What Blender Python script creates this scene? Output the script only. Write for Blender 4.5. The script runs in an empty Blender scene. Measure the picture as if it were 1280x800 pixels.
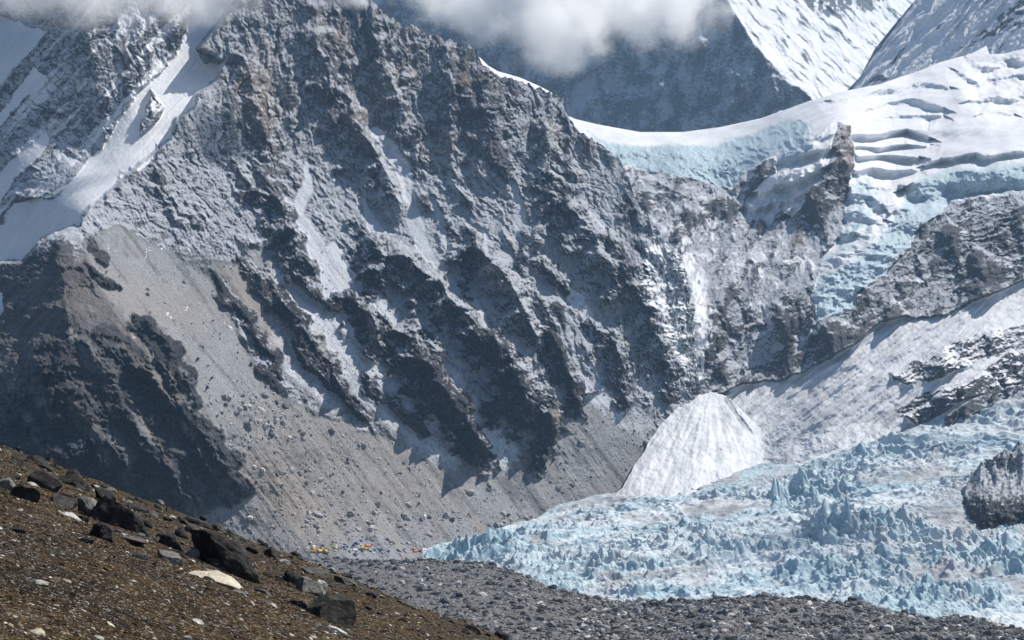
import bpy, bmesh, math, random
import numpy as np
from mathutils import Vector, Matrix

# ------------------------------------------------------------------ camera, sky, sun, exposure
SC = bpy.context.scene
COL = SC.collection
F = 640.0 / math.tan(math.radians(13.5))      # focal length in photo pixels (1280 wide)
PITCH = math.radians(3.0)
cam = bpy.data.cameras.new('camera'); cam_o = bpy.data.objects.new('camera', cam); COL.objects.link(cam_o)
cam.sensor_width = 36.0; cam.lens = 18.0 / math.tan(math.radians(13.5))
cam.clip_start = 0.5; cam.clip_end = 60000.0
cam_o.location = (0, 0, 0); cam_o.rotation_euler = (math.radians(90) + PITCH, 0, 0)
SC.camera = cam_o

SUN_AZ, SUN_EL = 58.0, 51.0                    # degrees to the right of the view, above the horizon
sun = bpy.data.lights.new('sun', 'SUN'); sun.energy = 5.0; sun.angle = math.radians(0.5); sun.color = (1.0, 0.945, 0.86)
sun_o = bpy.data.objects.new('sun', sun); COL.objects.link(sun_o)
sd = Vector((math.sin(math.radians(SUN_AZ)) * math.cos(math.radians(SUN_EL)),
             math.cos(math.radians(SUN_AZ)) * math.cos(math.radians(SUN_EL)), math.sin(math.radians(SUN_EL))))
sun_o.rotation_euler = sd.to_track_quat('Z', 'Y').to_euler()

world = bpy.data.worlds.new('World'); SC.world = world; world.use_nodes = True
wn = world.node_tree.nodes; wl = world.node_tree.links
bg = wn['Background']; sky = wn.new('ShaderNodeTexSky'); sky.sky_type = 'NISHITA'; sky.sun_disc = False
sky.sun_elevation = math.radians(SUN_EL); sky.sun_rotation = math.radians(SUN_AZ)
sky.altitude = 2500; sky.air_density = 1.0; sky.dust_density = 2.0; sky.ozone_density = 1.0
wl.new(sky.outputs[0], bg.inputs[0]); bg.inputs[1].default_value = 0.088
SC.view_settings.view_transform = 'Standard'; SC.view_settings.look = 'None'
SC.view_settings.exposure = 0.28; SC.view_settings.gamma = 1.0
SC.render.engine = 'CYCLES'
SC.cycles.max_bounces = 32; SC.cycles.diffuse_bounces = 3; SC.cycles.volume_bounces = 32
SC.cycles.transparent_max_bounces = 12

# ------------------------------------------------------------------ noise (numpy)
f4 = np.float32
def _h(ix, iy, s):
    h = (ix.astype(np.int64) * 374761393 + iy.astype(np.int64) * 668265263 + s * 1442695041) & 0xffffffff
    h = ((h ^ (h >> 13)) * 1274126177) & 0xffffffff
    return (h ^ (h >> 16)).astype(np.int64)
_ANG = np.arange(256) * (2 * np.pi / 256); _GX = np.cos(_ANG).astype(f4); _GY = np.sin(_ANG).astype(f4)
def gn(x, y, s=0):
    x = np.asarray(x, f4); y = np.asarray(y, f4)
    xi = np.floor(x); yi = np.floor(y); fx = x - xi; fy = y - yi
    w = fx * fx * fx * (fx * (fx * 6 - 15) + 10); q = fy * fy * fy * (fy * (fy * 6 - 15) + 10)
    def g(ox, oy):
        h = _h(xi + ox, yi + oy, s) & 255
        return _GX[h] * (fx - ox) + _GY[h] * (fy - oy)
    a = g(0, 0); b = g(1, 0); c = g(0, 1); d = g(1, 1)
    a += (b - a) * w; c += (d - c) * w
    return (a + (c - a) * q) * f4(1.5)
def fbm(x, y, o=5, s=0, gain=0.5):
    r = 0; a = 1.0; t = 0
    for i in range(o):
        r = r + a * gn(x, y, s + i * 17); t += a; a *= gain; x = x * 2.03; y = y * 2.03
    return r / t
def ridged(x, y, o=5, s=0, gain=0.55):
    r = 0; a = 1.0; t = 0; w = 1.0
    for i in range(o):
        n = 1 - np.abs(gn(x, y, s + i * 17)) * 1.3; n = np.clip(n, 0, 1); n = n * n * w
        w = np.clip(n * 1.7, 0.15, 1); r = r + a * n; t += a; a *= gain; x = x * 2.07; y = y * 2.07
    return r / t
def ss(a, b, x):
    t = np.clip((x - a) / (b - a), 0, 1); return t * t * (3 - 2 * t)

def crags(c, a, s=0, kb=2.6, ka=.55, lo=.25):
    """upper envelope of many sharp little buttresses: apex at the top, a ridge running down (a grows downhill), flat floors between"""
    c = np.asarray(c, f4); a = np.asarray(a, f4); ci = np.floor(c); ai = np.floor(a); out = np.zeros(c.shape, f4)
    for oy in (-2, -1, 0, 1):
        for ox in (-1, 0, 1):
            h = _h(ci + ox, ai + oy, s); r1 = (h & 255).astype(f4) / 255; r2 = ((h >> 8) & 255).astype(f4) / 255; r3 = ((h >> 16) & 255).astype(f4) / 255; r4 = ((h >> 24) & 255).astype(f4) / 255
            dc = c - (ci + ox + r1); da = a - (ai + oy + r2); dc = dc - (r4 - .4) * .5 * da
            f = (lo + (1 - lo) * r3) - np.where(dc < 0, -dc * (1.0 + 1.5 * r2), dc * (.8 + 1.2 * r1)) - np.where(da > 0, da * (ka * .7 + .5 * ka * r4), -da * kb)
            np.maximum(out, f, out=out)
    return out

# ------------------------------------------------------------------ rays, curves, masks
CP, SP = math.cos(PITCH), math.sin(PITCH)
def pos(u, v, d):
    """point seen along the direction (u, v) whose forward distance is d metres"""
    cx = (u - 640.0) / F; cy = (400.0 - v) / F
    ry = CP - cy * SP; rz = SP + cy * CP
    k = d / ry
    return np.stack([cx * k, d + 0 * cx, rz * k], -1)
def lin(pts):
    p = np.array(pts, float); return lambda u: np.interp(u, p[:, 0], p[:, 1])
def tps(pts):
    p = np.array(pts, float); n = len(p); X = p[:, :2] / 300.0
    def k(r2): return 0.5 * r2 * np.log(np.maximum(r2, 1e-9))
    A = np.zeros((n + 3, n + 3)); r2 = ((X[:, None] - X[None]) ** 2).sum(-1); A[:n, :n] = k(r2) + np.eye(n) * 1e-3
    A[:n, n] = 1; A[:n, n + 1:] = X; A[n, :n] = 1; A[n + 1:, :n] = X.T
    w = np.linalg.solve(A, np.concatenate([p[:, 2], np.zeros(3)]))
    def f(u, v):
        x = u / 300.0; y = v / 300.0; r = w[n] + w[n + 1] * x + w[n + 2] * y
        for i in range(n): r = r + w[i] * k((x - X[i, 0]) ** 2 + (y - X[i, 1]) ** 2)
        return r
    return f
def sdist(u, v, pts, pad):
    """distance to a polyline, the side (+ is left going down) and the third value carried along it"""
    p = np.array([(q + (1.0,))[:3] if len(q) == 2 else q for q in [tuple(map(float, q)) for q in pts]])
    D = np.full(u.shape, 1e9); S = np.zeros(u.shape); Wv = np.ones(u.shape)
    m = (u > p[:, 0].min() - pad) & (u < p[:, 0].max() + pad) & (v > p[:, 1].min() - pad) & (v < p[:, 1].max() + pad)
    if not m.any(): return D, S, Wv
    uu = u[m]; vv = v[m]; d = np.full(uu.shape, 1e9); s = np.zeros(uu.shape); wv = np.ones(uu.shape)
    for (x0, y0, a0), (x1, y1, a1) in zip(p[:-1], p[1:]):
        dx, dy = x1 - x0, y1 - y0; L = max(dx * dx + dy * dy, 1e-6)
        t = np.clip(((uu - x0) * dx + (vv - y0) * dy) / L, 0, 1)
        e = np.hypot(uu - x0 - t * dx, vv - y0 - t * dy); c = dx * (vv - y0) - dy * (uu - x0)
        n = e < d; d[n] = e[n]; s[n] = c[n]; wv[n] = (a0 + (a1 - a0) * t)[n]
    D[m] = d; S[m] = s; Wv[m] = wv
    return D, S, Wv
def stroke(u, v, pts, w, soft=0.6):
    d, s, a = sdist(u, v, pts, w * 3 + 5); return 1 - ss(w * a * (1 - soft), w * a * (1 + soft), d)
def rib(u, v, pts, wl, wr, h, p=1.15):
    d, s, a = sdist(u, v, pts, 2 * max(np.max(wl), np.max(wr)) + 4)
    w = np.where(s > 0, wl, wr) * np.maximum(a, 0.05); k = np.clip(1 - d / w, 0, 1)
    return h * a * k ** p, k, (s > 0)
def poly(u, v, pts, soft=3.0):
    p = np.array(pts, float); pad = soft * 4 + 12
    m = (u > p[:, 0].min() - pad) & (u < p[:, 0].max() + pad) & (v > p[:, 1].min() - pad) & (v < p[:, 1].max() + pad)
    out = np.zeros(u.shape)
    if not m.any(): return out
    uu = u[m]; vv = v[m]; ins = np.zeros(uu.shape, bool); d = np.full(uu.shape, 1e9); n = len(p)
    for i in range(n):
        x0, y0 = p[i]; x1, y1 = p[(i + 1) % n]; dx, dy = x1 - x0, y1 - y0; L = max(dx * dx + dy * dy, 1e-6)
        t = np.clip(((uu - x0) * dx + (vv - y0) * dy) / L, 0, 1)
        d = np.minimum(d, np.hypot(uu - x0 - t * dx, vv - y0 - t * dy))
        if y0 != y1:
            c = ((y0 > vv) != (y1 > vv)) & (uu < (x1 - x0) * (vv - y0) / (y1 - y0) + x0); ins ^= c
    out[m] = ss(-soft, soft, np.where(ins, d, -d)); return out
def cols(u0, u1, du=1.0):
    inner = np.arange(max(u0, -14), min(u1, 1294) + 1e-6, du); L = []; R = []
    x = inner[0]; st = 4.0
    while x > u0 + 1: x -= st; st *= 1.1; L.append(max(x, u0))
    x = inner[-1]; st = 4.0
    while x < u1 - 1: x += st; st *= 1.1; R.append(min(x, u1))
    return np.concatenate([np.array(L[::-1]), inner, np.array(R)])
def grid(u, top, bot, rows, power=1.0):
    s = np.linspace(0, 1, rows)[:, None] ** power; t = top(u)[None]; b = bot(u)[None]
    return np.broadcast_to(u[None], (rows, len(u))).copy(), t + (b - t) * s

# ------------------------------------------------------------------ mesh building
def mesh_from(name, co, faces4=None, attrs=None, mat=None, tris=None, smooth=True):
    me = bpy.data.meshes.new(name); co = np.asarray(co, f4).reshape(-1, 3)
    me.vertices.add(len(co)); me.vertices.foreach_set('co', co.ravel())
    idx = faces4 if faces4 is not None else tris; k = idx.shape[1]
    me.loops.add(idx.size); me.loops.foreach_set('vertex_index', idx.astype(np.int32).ravel())
    me.polygons.add(len(idx)); me.polygons.foreach_set('loop_start', np.arange(0, idx.size, k, dtype=np.int32))
    me.polygons.foreach_set('use_smooth', np.full(len(idx), smooth, bool))
    for n, a in (attrs or {}).items():
        t = me.attributes.new(n, 'FLOAT', 'POINT'); t.data.foreach_set('value', np.asarray(a, f4).ravel())
    me.update(calc_edges=True); me.validate()
    if mat: me.materials.append(mat)
    return me
def link(name, me, parent=None, **props):
    o = bpy.data.objects.new(name, me); COL.objects.link(o); o.parent = parent
    for k, val in props.items(): o[k] = val
    return o
def gridfaces(R, C, flip=False):
    i = np.arange(R * C).reshape(R, C); a, b, c, d = i[:-1, :-1], i[1:, :-1], i[1:, 1:], i[:-1, 1:]
    return np.stack([a, b, c, d], -1).reshape(-1, 4)
def terrain(name, P, attrs, mat, back=(20, 60, 150, 350, 700, 1200), drop=1.1, label=None, cat=None, shelf=0, bs=1.0):
    """P: rows x cols x 3, row 0 the skyline; adds a far side falling away behind the skyline"""
    R, C, _ = P.shape; rows = []
    for b in back[::-1]:
        # 'shelf': the top stays a broad back-sloping shoulder for that many metres before it falls away
        q = P[0].copy(); b = b * bs; e = np.minimum(b, shelf); q *= (1 + e / q[:, 1])[:, None]; q[:, 1] += b - e; q[:, 2] -= (b - e) * drop + e * .04; rows.append(q)
    n = len(rows); Q = np.concatenate([np.array(rows).reshape(n, C, 3), P], 0) if n else P
    A = {k: np.concatenate([np.repeat(np.broadcast_to(a, (R, C))[:1], n, 0), np.broadcast_to(a, (R, C))], 0) for k, a in attrs.items()}
    me = mesh_from(name, Q, gridfaces(R + n, C), A, mat)
    return link(name, me, kind='structure', label=label, category=cat)

# ------------------------------------------------------------------ materials
def newmat(name):
    m = bpy.data.materials.new(name); m.use_nodes = True; nt = m.node_tree
    return m, nt, nt.nodes['Principled BSDF']
class NB:
    def __init__(s, nt): s.t = nt; s.n = nt.nodes; s.l = nt.links
    def attr(s, name):
        a = s.n.new('ShaderNodeAttribute'); a.attribute_name = name; return a.outputs['Fac']
    def coord(s, out='Object'): return s.n.new('ShaderNodeTexCoord').outputs[out]
    def noise(s, vec, scale, detail=6, rough=0.6, sc=None):
        if sc:
            mp = s.n.new('ShaderNodeMapping'); mp.inputs['Scale'].default_value = sc; s.l.new(vec, mp.inputs[0]); vec = mp.outputs[0]
        x = s.n.new('ShaderNodeTexNoise'); x.inputs['Scale'].default_value = scale; x.inputs['Detail'].default_value = detail
        x.inputs['Roughness'].default_value = rough; s.l.new(vec, x.inputs['Vector']); return x.outputs['Fac']
    def math(s, op, a, b=0.0, c=None):
        m = s.n.new('ShaderNodeMath'); m.operation = op
        for i, q in enumerate([a, b] + ([c] if c is not None else [])):
            if isinstance(q, (int, float)): m.inputs[i].default_value = q
            else: s.l.new(q, m.inputs[i])
        return m.outputs[0]
    def ramp(s, x, a, b):
        m = s.n.new('ShaderNodeMapRange'); m.interpolation_type = 'SMOOTHSTEP'; s.l.new(x, m.inputs[0])
        m.inputs[1].default_value = a; m.inputs[2].default_value = b; return m.outputs[0]
    def mix(s, f, a, b):
        m = s.n.new('ShaderNodeMix'); m.data_type = 'RGBA'
        if isinstance(f, (int, float)): m.inputs[0].default_value = f
        else: s.l.new(f, m.inputs[0])
        for i, q in ((6, a), (7, b)):
            if isinstance(q, tuple): m.inputs[i].default_value = (*q, 1)
            else: s.l.new(q, m.inputs[i])
        return m.outputs[2]
    def bump(s, h, strength, dist, bsdf):
        b = s.n.new('ShaderNodeBump'); b.inputs['Strength'].default_value = strength; b.inputs['Distance'].default_value = dist
        s.l.new(h, b.inputs['Height']); s.l.new(b.outputs[0], bsdf.inputs['Normal'])

def mountain_mat():
    m, nt, bs = newmat('mountain_rock_and_snow'); b = NB(nt); c = b.coord()
    n1 = b.noise(c, 0.02, 8, 0.62); n2 = b.noise(c, 0.16, 6, 0.65); n3 = b.noise(c, 0.5, 4, 0.6)
    rock = b.mix(b.ramp(n1, 0.36, 0.64), (0.075, 0.083, 0.10), (0.165, 0.167, 0.178))
    rock = b.mix(b.ramp(n2, 0.35, 0.7), rock, (0.155, 0.16, 0.172))
    scree = b.mix(b.ramp(n3, 0.36, 0.66), (0.12, 0.128, 0.142), (0.365, 0.372, 0.385)); scree = b.mix(b.math('MULTIPLY', b.ramp(n1, 0.42, 0.6), 0.5), scree, (0.20, 0.20, 0.205))
    col = b.mix(b.attr('scree'), rock, scree)
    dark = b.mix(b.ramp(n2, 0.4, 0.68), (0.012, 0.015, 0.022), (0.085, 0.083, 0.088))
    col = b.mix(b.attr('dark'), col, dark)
    warm = b.mix(b.ramp(n2, 0.35, 0.65), (0.205, 0.165, 0.13), (0.33, 0.275, 0.225))
    col = b.mix(b.attr('warm'), col, warm)
    fr = b.math('ADD', b.attr('frost'), b.math('ADD', b.math('MULTIPLY', b.math('SUBTRACT', n2, 0.5), 0.9), b.math('MULTIPLY', b.math('SUBTRACT', n3, 0.5), 0.7)))
    col = b.mix(b.math('MULTIPLY', b.ramp(fr, 0.30, 0.80), 0.78), col, (0.57, 0.605, 0.665))
    sn = b.math('ADD', b.attr('snow'), b.math('MULTIPLY', b.math('SUBTRACT', n2, 0.5), 0.55))
    snow = b.mix(b.ramp(n1, 0.3, 0.7), (0.62, 0.645, 0.685), (0.75, 0.76, 0.78))
    snow = b.mix(b.attr('dirt'), snow, (0.30, 0.315, 0.335))
    col = b.mix(b.ramp(sn, 0.34, 0.62), col, snow)
    ice = b.mix(b.ramp(n2, 0.35, 0.65), (0.235, 0.36, 0.425), (0.455, 0.575, 0.63))
    ice = b.mix(b.attr('dirt'), ice, (0.25, 0.27, 0.29))
    col = b.mix(b.attr('ice'), col, ice)
    nt.links.new(col, bs.inputs['Base Color']); bs.inputs['Roughness'].default_value = 0.85
    bs.inputs['Specular IOR Level'].default_value = 0.15
    h = b.math('ADD', b.math('MULTIPLY', n2, 1.0), b.math('MULTIPLY', n3, .5)); b.bump(h, 1.0, 7.0, bs)
    bn = bs.inputs['Normal'].links[0].from_node; nt.links.new(b.math('SUBTRACT', 1.0, b.math('MULTIPLY', b.math('MAXIMUM', b.attr('snow'), b.math('MAXIMUM', b.attr('ice'), b.math('MULTIPLY', b.attr('scree'), .75))), .85)), bn.inputs['Strength'])
    return m
MOUNT = mountain_mat()

# sun-lit side tests: horizontal image relief only; everything below is real depth in metres
# ------------------------------------------------------------------ the main mountain
def build_mountain():
    u = np.concatenate([cols(-420, 842, 1.0), np.arange(842.2, 895.01, .2)])   # finer where the skyline drops steeply
    top = lin([(-420, -160), (250, -150), (380, -110), (430, -55), (452, -22), (465, 0), (478, 14), (492, 24), (505, 35), (514, 31), (523, 34),
               (532, 44), (545, 43), (555, 51), (566, 49), (577, 57), (588, 58), (596, 62), (604, 83), (611, 84), (619, 94), (632, 96), (652, 102), (672, 110), (690, 116),
               (704, 125), (711, 146), (720, 160), (732, 170), (746, 177), (760, 187), (772, 196), (780, 210), (787, 226), (793, 246), (800, 262), (812, 270), (820, 281), (829, 300), (840, 313),
               (851, 322), (858, 340), (862, 372), (866, 410), (869, 445), (873, 470), (877, 488), (882, 515), (888, 545), (895, 578)])
    bot = lin([(-420, 640), (0, 610), (200, 680), (400, 735), (560, 735), (700, 660), (800, 640), (873, 590), (895, 582)])
    U, V = grid(u, top, bot, 760)
    R, C = U.shape
    jit = (fbm(U[0] / 7, U[0] * 0, 4, 5) * 7)[None] * np.linspace(1, 0, R)[:, None] ** 12
    V = V + jit * (U > 440)
    U = U + ss(835, 856, U) * (fbm(V / 11, V * 0, 4, 6) * 5 + fbm(V / 4, V * 0, 2, 7) * 1.5)
    D = tps([(-420, 620, 3000), (0, 600, 2900), (150, 640, 2960), (300, 680, 3120), (420, 690, 3060), (420, 655, 3200), (560, 690, 3260), (500, 660, 3290), (700, 640, 3560), (800, 600, 3750), (873, 540, 3930),
             (82, 414, 3060), (82, 312, 3300), (105, 265, 3480), (213, 174, 3840), (277, 60, 4140), (300, -20, 4280), (360, -100, 4420),
             (0, 335, 3360), (-420, 340, 3700), (-420, 480, 3500), (-420, -100, 4700), (0, -150, 4500),
             (0, 450, 3110), (30, 400, 3180), (240, 520, 3060), (220, 400, 3330), (180, 320, 3500), (320, 560, 3190), (320, 420, 3440), (300, 300, 3700), (300, 180, 3960), (330, 80, 4140),
             (460, 620, 3310), (460, 500, 3480), (460, 380, 3690), (460, 260, 3960), (460, 130, 4180), (460, 10, 4330),
             (620, 600, 3530), (620, 500, 3640), (620, 380, 3830), (620, 250, 4060), (620, 110, 4270),
             (740, 540, 3740), (740, 420, 3900), (740, 300, 4060), (740, 190, 4230), (850, 480, 3980), (850, 340, 4130), (800, 400, 3990)])(U, V)
    DL = tps([(0, 325, 3830), (60, 290, 3700), (0, 150, 4130), (0, 0, 4330), (0, -150, 4480), (105, 265, 3580), (213, 174, 3930), (277, 60, 4240), (300, -20, 4370), (420, -200, 4700), (150, 130, 4040), (150, 0, 4280), (110, 200, 3930), (-420, 300, 4500), (-420, -100, 4950), (-420, 480, 4200), (60, 420, 3400)])(U, V)
    wx = fbm(U / 34, V / 34, 5, 1) * 15 + fbm(U / 9, V / 9, 3, 2) * 3.2; wy = fbm(U / 34, V / 34, 5, 3) * 13 + fbm(U / 9, V / 9, 3, 4) * 3.2
    Uw, Vw = U + wx, V + wy; Us, Vs = U + 0.4 * wx, V + 0.4 * wy
    Z = np.zeros_like(U); dark = Z.copy(); warm = Z.copy(); snow = Z.copy(); scree = Z.copy(); dirt = Z.copy()
    left = poly(U + .3 * wx, V + .3 * wy, [(-500, -300), (302, -300), (300, 0), (280, 22), (250, 62), (280, 76), (272, 98), (246, 118), (241, 137), (216, 160), (212, 175), (150, 226), (126, 250), (105, 264), (98, 284), (68, 292), (45, 303), (30, 326), (-60, 336), (-500, 400)], 2.5)
    D = D + (DL - D) * left
    # scree aprons and debris chutes
    scree = np.maximum(scree, poly(Us, Vs, [(105, 300), (150, 280), (240, 330), (268, 360), (290, 400), (330, 470), (360, 500), (430, 530), (530, 560), (600, 560), (680, 565), (725, 495), (760, 500), (812, 540),
                                            (800, 610), (700, 660), (560, 760), (380, 760), (200, 660), (300, 628), (305, 600), (262, 545), (235, 520), (205, 440), (150, 400), (120, 350)], 5))
    chutes = [([(470, 165, .5), (486, 185, 1), (503, 205, .9), (516, 260, .8), (530, 310, .6)], 9), ([(385, 205, .5), (383, 235, .9), (372, 270, 1)], 7), ([(640, 230, .5), (650, 280, .9), (664, 320, .8)], 9), ([(740, 268, .6), (758, 300, 1), (776, 338, .7)], 10),
              ([(560, 410, .5), (600, 460, .9), (640, 515, 1)], 7), ([(655, 400, .5), (690, 440, .9), (705, 470, .7)], 7), ([(700, 350, .5), (722, 378, 1), (735, 400, .6)], 9), ([(540, 250, .5), (556, 290, .9), (575, 330, .8)], 7), ([(455, 250, .5), (470, 290, .9), (500, 316, .7)], 8), ([(355, 250, .6), (388, 300, 1), (412, 350, 1.2), (440, 400, 1.3), (470, 440, 1.2)], 13),
              ([(415, 310, .5), (445, 360, 1), (488, 402, 1.1)], 13), ([(440, 390, .8), (400, 420, 1)], 8),
              ([(320, 315, .6), (355, 365, 1.3), (400, 395, 1.2), (412, 420, .8)], 12),
              ([(500, 215, .5), (526, 309, .7), (567, 363, 1), (592, 395, 1.2), (614, 424, .8)], 11),
              ([(600, 290, .5), (614, 316, .8), (641, 363, 1), (668, 393, .8)], 9),
              ([(512, 415, .5), (530, 440, 1), (560, 474, 1.3), (587, 521, 1.5), (625, 570, 1.8)], 12),
              ([(398, 420, .8), (425, 440, 1.6), (459, 474, 1.8), (510, 520, 2.0), (560, 560, 2)], 13),
              ([(692, 425, .3), (700, 440, .6), (718, 470, .8), (762, 505, 1.4), (800, 530, 1.6)], 11),
              ([(318, 380, .8), (340, 410, 1), (365, 455, 1.2), (420, 500, 1.5)], 11),
              ([(275, 335, .8), (300, 345, 1), (320, 400, .8)], 10)]
    ch = Z.copy()
    for p, w in chutes: ch = np.maximum(ch, stroke(U + .5 * wx, V + .5 * wy, p, w * 1.2, 0.5))
    scree = np.maximum(scree, ch)
    # rock ribs, each: ridge line, width left, width right, height, darkness
    ribs = [
        ([(267, 340, .3), (285, 375, .8), (310, 400, 1), (341, 447, .8), (352, 475, .4)], 15, 12, 30, .95),
        ([(326, 458, .6), (345, 478, .9), (358, 492, .5)], 9, 9, 14, .9),
        ([(335, 350, .5), (352, 372, 1), (375, 400, 1.1), (402, 440, 1.1), (429, 484, .9), (455, 520, .4)], 22, 12, 42, .95),
        ([(362, 425, .5), (385, 452, .9), (420, 490, .7), (450, 514, .3)], 10, 8, 16, .85),
        ([(302, 325, .5), (322, 345, 1), (340, 385, .8)], 16, 10, 26, .6),
        ([(315, 240, .6), (345, 246, 1), (362, 268, 1.1), (372, 310, 1.2), (392, 340, 1), (406, 372, .4)], 34, 10, 52, .55),
        ([(469, 305, .8), (480, 320, 1.1), (505, 320, 1.2), (528, 338, 1.1), (550, 349, 1), (573, 388, 1), (607, 410, .9), (640, 445, 1), (665, 480, 1), (695, 500, .5)], 48, 14, 66, .6),
        ([(466, 308, .9), (462, 335, 1.1), (458, 366, .6)], 10, 22, 40, .9),
        ([(590, 292, .6), (597, 310, 1.2), (621, 328, 1.2), (640, 355, 1.1), (658, 390, 1.1), (672, 420, .6)], 34, 14, 60, .45),
        ([(589, 296, .6), (584, 330, 1), (584, 372, .7)], 13, 12, 40, .85),
        ([(560, 274, .4), (575, 300, .7), (588, 330, .5)], 14, 9, 26, .5),
        ([(418, 372, .6), (440, 372, 1), (462, 392, 1.1), (478, 430, .9)], 30, 10, 46, .9),
        ([(487, 400, .6), (503, 412, 1.1), (530, 448, 1.2), (557, 481, 1.2), (578, 512, 1), (606, 552, .9)], 42, 12, 58, .85),
        ([(455, 470, .6), (490, 500, .8), (530, 535, .7)], 20, 8, 22, .6),
        ([(515, 402, .6), (535, 425, 1), (553, 442, .8)], 22, 10, 34, .8),
        ([(608, 415, .7), (640, 462, 1), (665, 500, 1), (690, 520, .9)], 44, 14, 50, .8),
        ([(640, 500, .7), (668, 505, 1), (692, 500, 1), (698, 540, 1), (690, 562, .6)], 60, 8, 48, .75),
        ([(690, 420, .5), (700, 440, .9), (716, 470, .9), (727, 503, .7)], 34, 9, 42, .85),
        ([(681, 332, .7), (692, 340, 1), (706, 362, .6)], 20, 16, 34, .7),
        ([(704, 240, .8), (716, 262, 1), (740, 290, 1), (755, 318, 1), (770, 345, .8)], 46, 14, 56, .5),
        ([(705, 240, .7), (680, 262, .9), (664, 300, 1), (650, 330, .5)], 14, 30, 34, .4),
        ([(806, 266, .5), (824, 292, .9), (838, 318, 1), (852, 350, 1), (858, 400, .8)], 70, 46, 28, .5),
        ([(768, 300, .5), (785, 340, 1), (810, 390, 1), (830, 440, 1), (845, 480, .7)], 40, 34, 40, .6),
        ([(735, 405, .4), (760, 420, 1), (775, 450, 1), (785, 490, .8)], 30, 25, 30, .6),
        ([(681, 155, .7), (684, 180, 1), (680, 210, .8), (688, 235, .6)], 26, 30, 34, .15),
        ([(428, 108, .6), (446, 145, 1), (460, 172, 1), (478, 205, 1), (492, 240, .9), (500, 275, .5)], 42, 14, 50, .15),
        ([(300, 70, .5), (318, 110, 1), (330, 160, 1), (336, 200, .6)], 30, 24, 36, .25),
        ([(560, 60, .5), (566, 120, 1), (560, 180, .9), (572, 240, .8)], 30, 26, 36, .1),
        ([(610, 95, .5), (622, 150, 1), (606, 220, .8)], 30, 26, 30, 0),
        ([(470, 10, .6), (480, 70, 1), (500, 130, 1), (520, 190, .8)], 34, 26, 36, .1),
        ([(395, 10, .6), (398, 60, 1), (415, 105, .9)], 36, 22, 36, .1),
        # the left spur and its lower pyramids
        ([(78, 308, .6), (79, 345, .8), (80, 385, .9), (83, 410, .9)], 30, 30, 26, .3),
        ([(83, 412, .5), (60, 435, .8), (40, 462, 1), (18, 500, 1), (-20, 550, 1)], 22, 40, 50, .3),
        ([(83, 412, .5), (72, 450, .9), (66, 480, .9), (62, 530, 1), (70, 580, .9)], 34, 30, 36, .7),
        ([(84, 413, .4), (112, 430, .8), (130, 462, .9), (146, 482, .8)], 24, 12, 26, .2),
        ([(180, 400, .5), (194, 412, .9), (215, 436, 1), (232, 470, 1), (247, 510, .7)], 32, 12, 46, .9),
        ([(130, 410, .4), (160, 430, .8), (190, 470, .9), (240, 530, 1), (285, 590, 1), (304, 608, .6)], 30, 24, 30, .6),
        ([(66, 470, .5), (90, 500, .9), (120, 545, 1), (150, 600, 1), (170, 640, .8)], 26, 30, 32, .5), ([(150, 500, .5), (180, 540, .9), (215, 590, 1), (235, 630, .8)], 20, 26, 28, .5),
        ([(110, 330, .3), (125, 345, .7), (150, 360, .5)], 10, 7, 14, .8),
        ([(100, 285, .5), (122, 310, .8), (135, 330, .4)], 10, 10, 16, .6),
    ]
    rel = Z.copy(); rm = Z.copy(); wnz = np.clip(.95 + 1.1 * fbm(U / 24, V / 24, 4, 91), .35, 1.7); hnz = np.clip(.92 + 1.1 * fbm(U / 30, V / 30, 4, 92), .45, 1.5)
    for p, wl_, wr_, h, dk in ribs:
        o, k, lf = rib(U + .6 * wx, V + .6 * wy, p, wl_ * 1.12 * wnz, wr_ * 1.12 * wnz, h * 1.3); o = o * hnz
        rel = np.maximum(rel, o) + 0.25 * np.minimum(rel, o)
        mk = ss(.3, .7, hnz) * ss(0.10, 0.36, k + fbm(U / 6, V / 6, 3, 9) * .22); rm = np.maximum(rm, mk); dark = np.maximum(dark, mk * min(1.0, dk * 1.35))
        scree = scree * (1 - mk * (dk > 0.3)); ch = ch * (1 - mk * (dk > 0.3))
    D = D - rel
    # the dark lower-left spur
    dl = poly(Uw + fbm(U / 20, V / 20, 4, 93) * 16, Vw, [(-30, 470), (20, 480), (50, 440), (84, 408), (104, 425), (140, 405), (180, 400), (205, 420), (235, 470), (250, 520), (280, 575), (306, 612), (290, 632), (180, 660), (-30, 640)], 13); dl = ss(.2, .8, dl + .5 * fbm(U / 6, V / 6, 4, 94) * (1 - np.abs(2 * dl - 1)))
    dark = np.maximum(dark, dl * (.55 + .35 * fbm(U / 26, V / 26, 4, 95))); scree *= 1 - dl; rm = np.maximum(rm, dl)
    rub = dl * ss(.0, .3, fbm((U - .62 * V) / 20 + wx / 30, V / 75, 4, 98) + .3 * fbm(U / 6, V / 6, 3, 99)); scree = np.maximum(scree, rub * .6); dark = dark * (1 - rub * .75)
    dark = np.maximum(dark, 0.9 * poly(Us, Vs, [(298, 600), (310, 599), (322, 603), (320, 611), (305, 610)], 1.5))
    for p, w in [([(85, 416), (100, 428), (115, 450), (128, 470), (142, 478)], 3.2), ([(150, 432), (165, 445), (190, 470), (225, 500)], 4.5), ([(140, 398), (165, 420), (185, 440), (215, 470), (240, 497)], 3),
                 ([(86, 500), (95, 520), (120, 530)], 6), ([(160, 500), (190, 540), (215, 580)], 2.5)]:
        s_ = stroke(U + .5 * wx, V + .5 * wy, p, w) * .8; warm = np.maximum(warm, s_ * .45); dark *= 1 - s_
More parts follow.
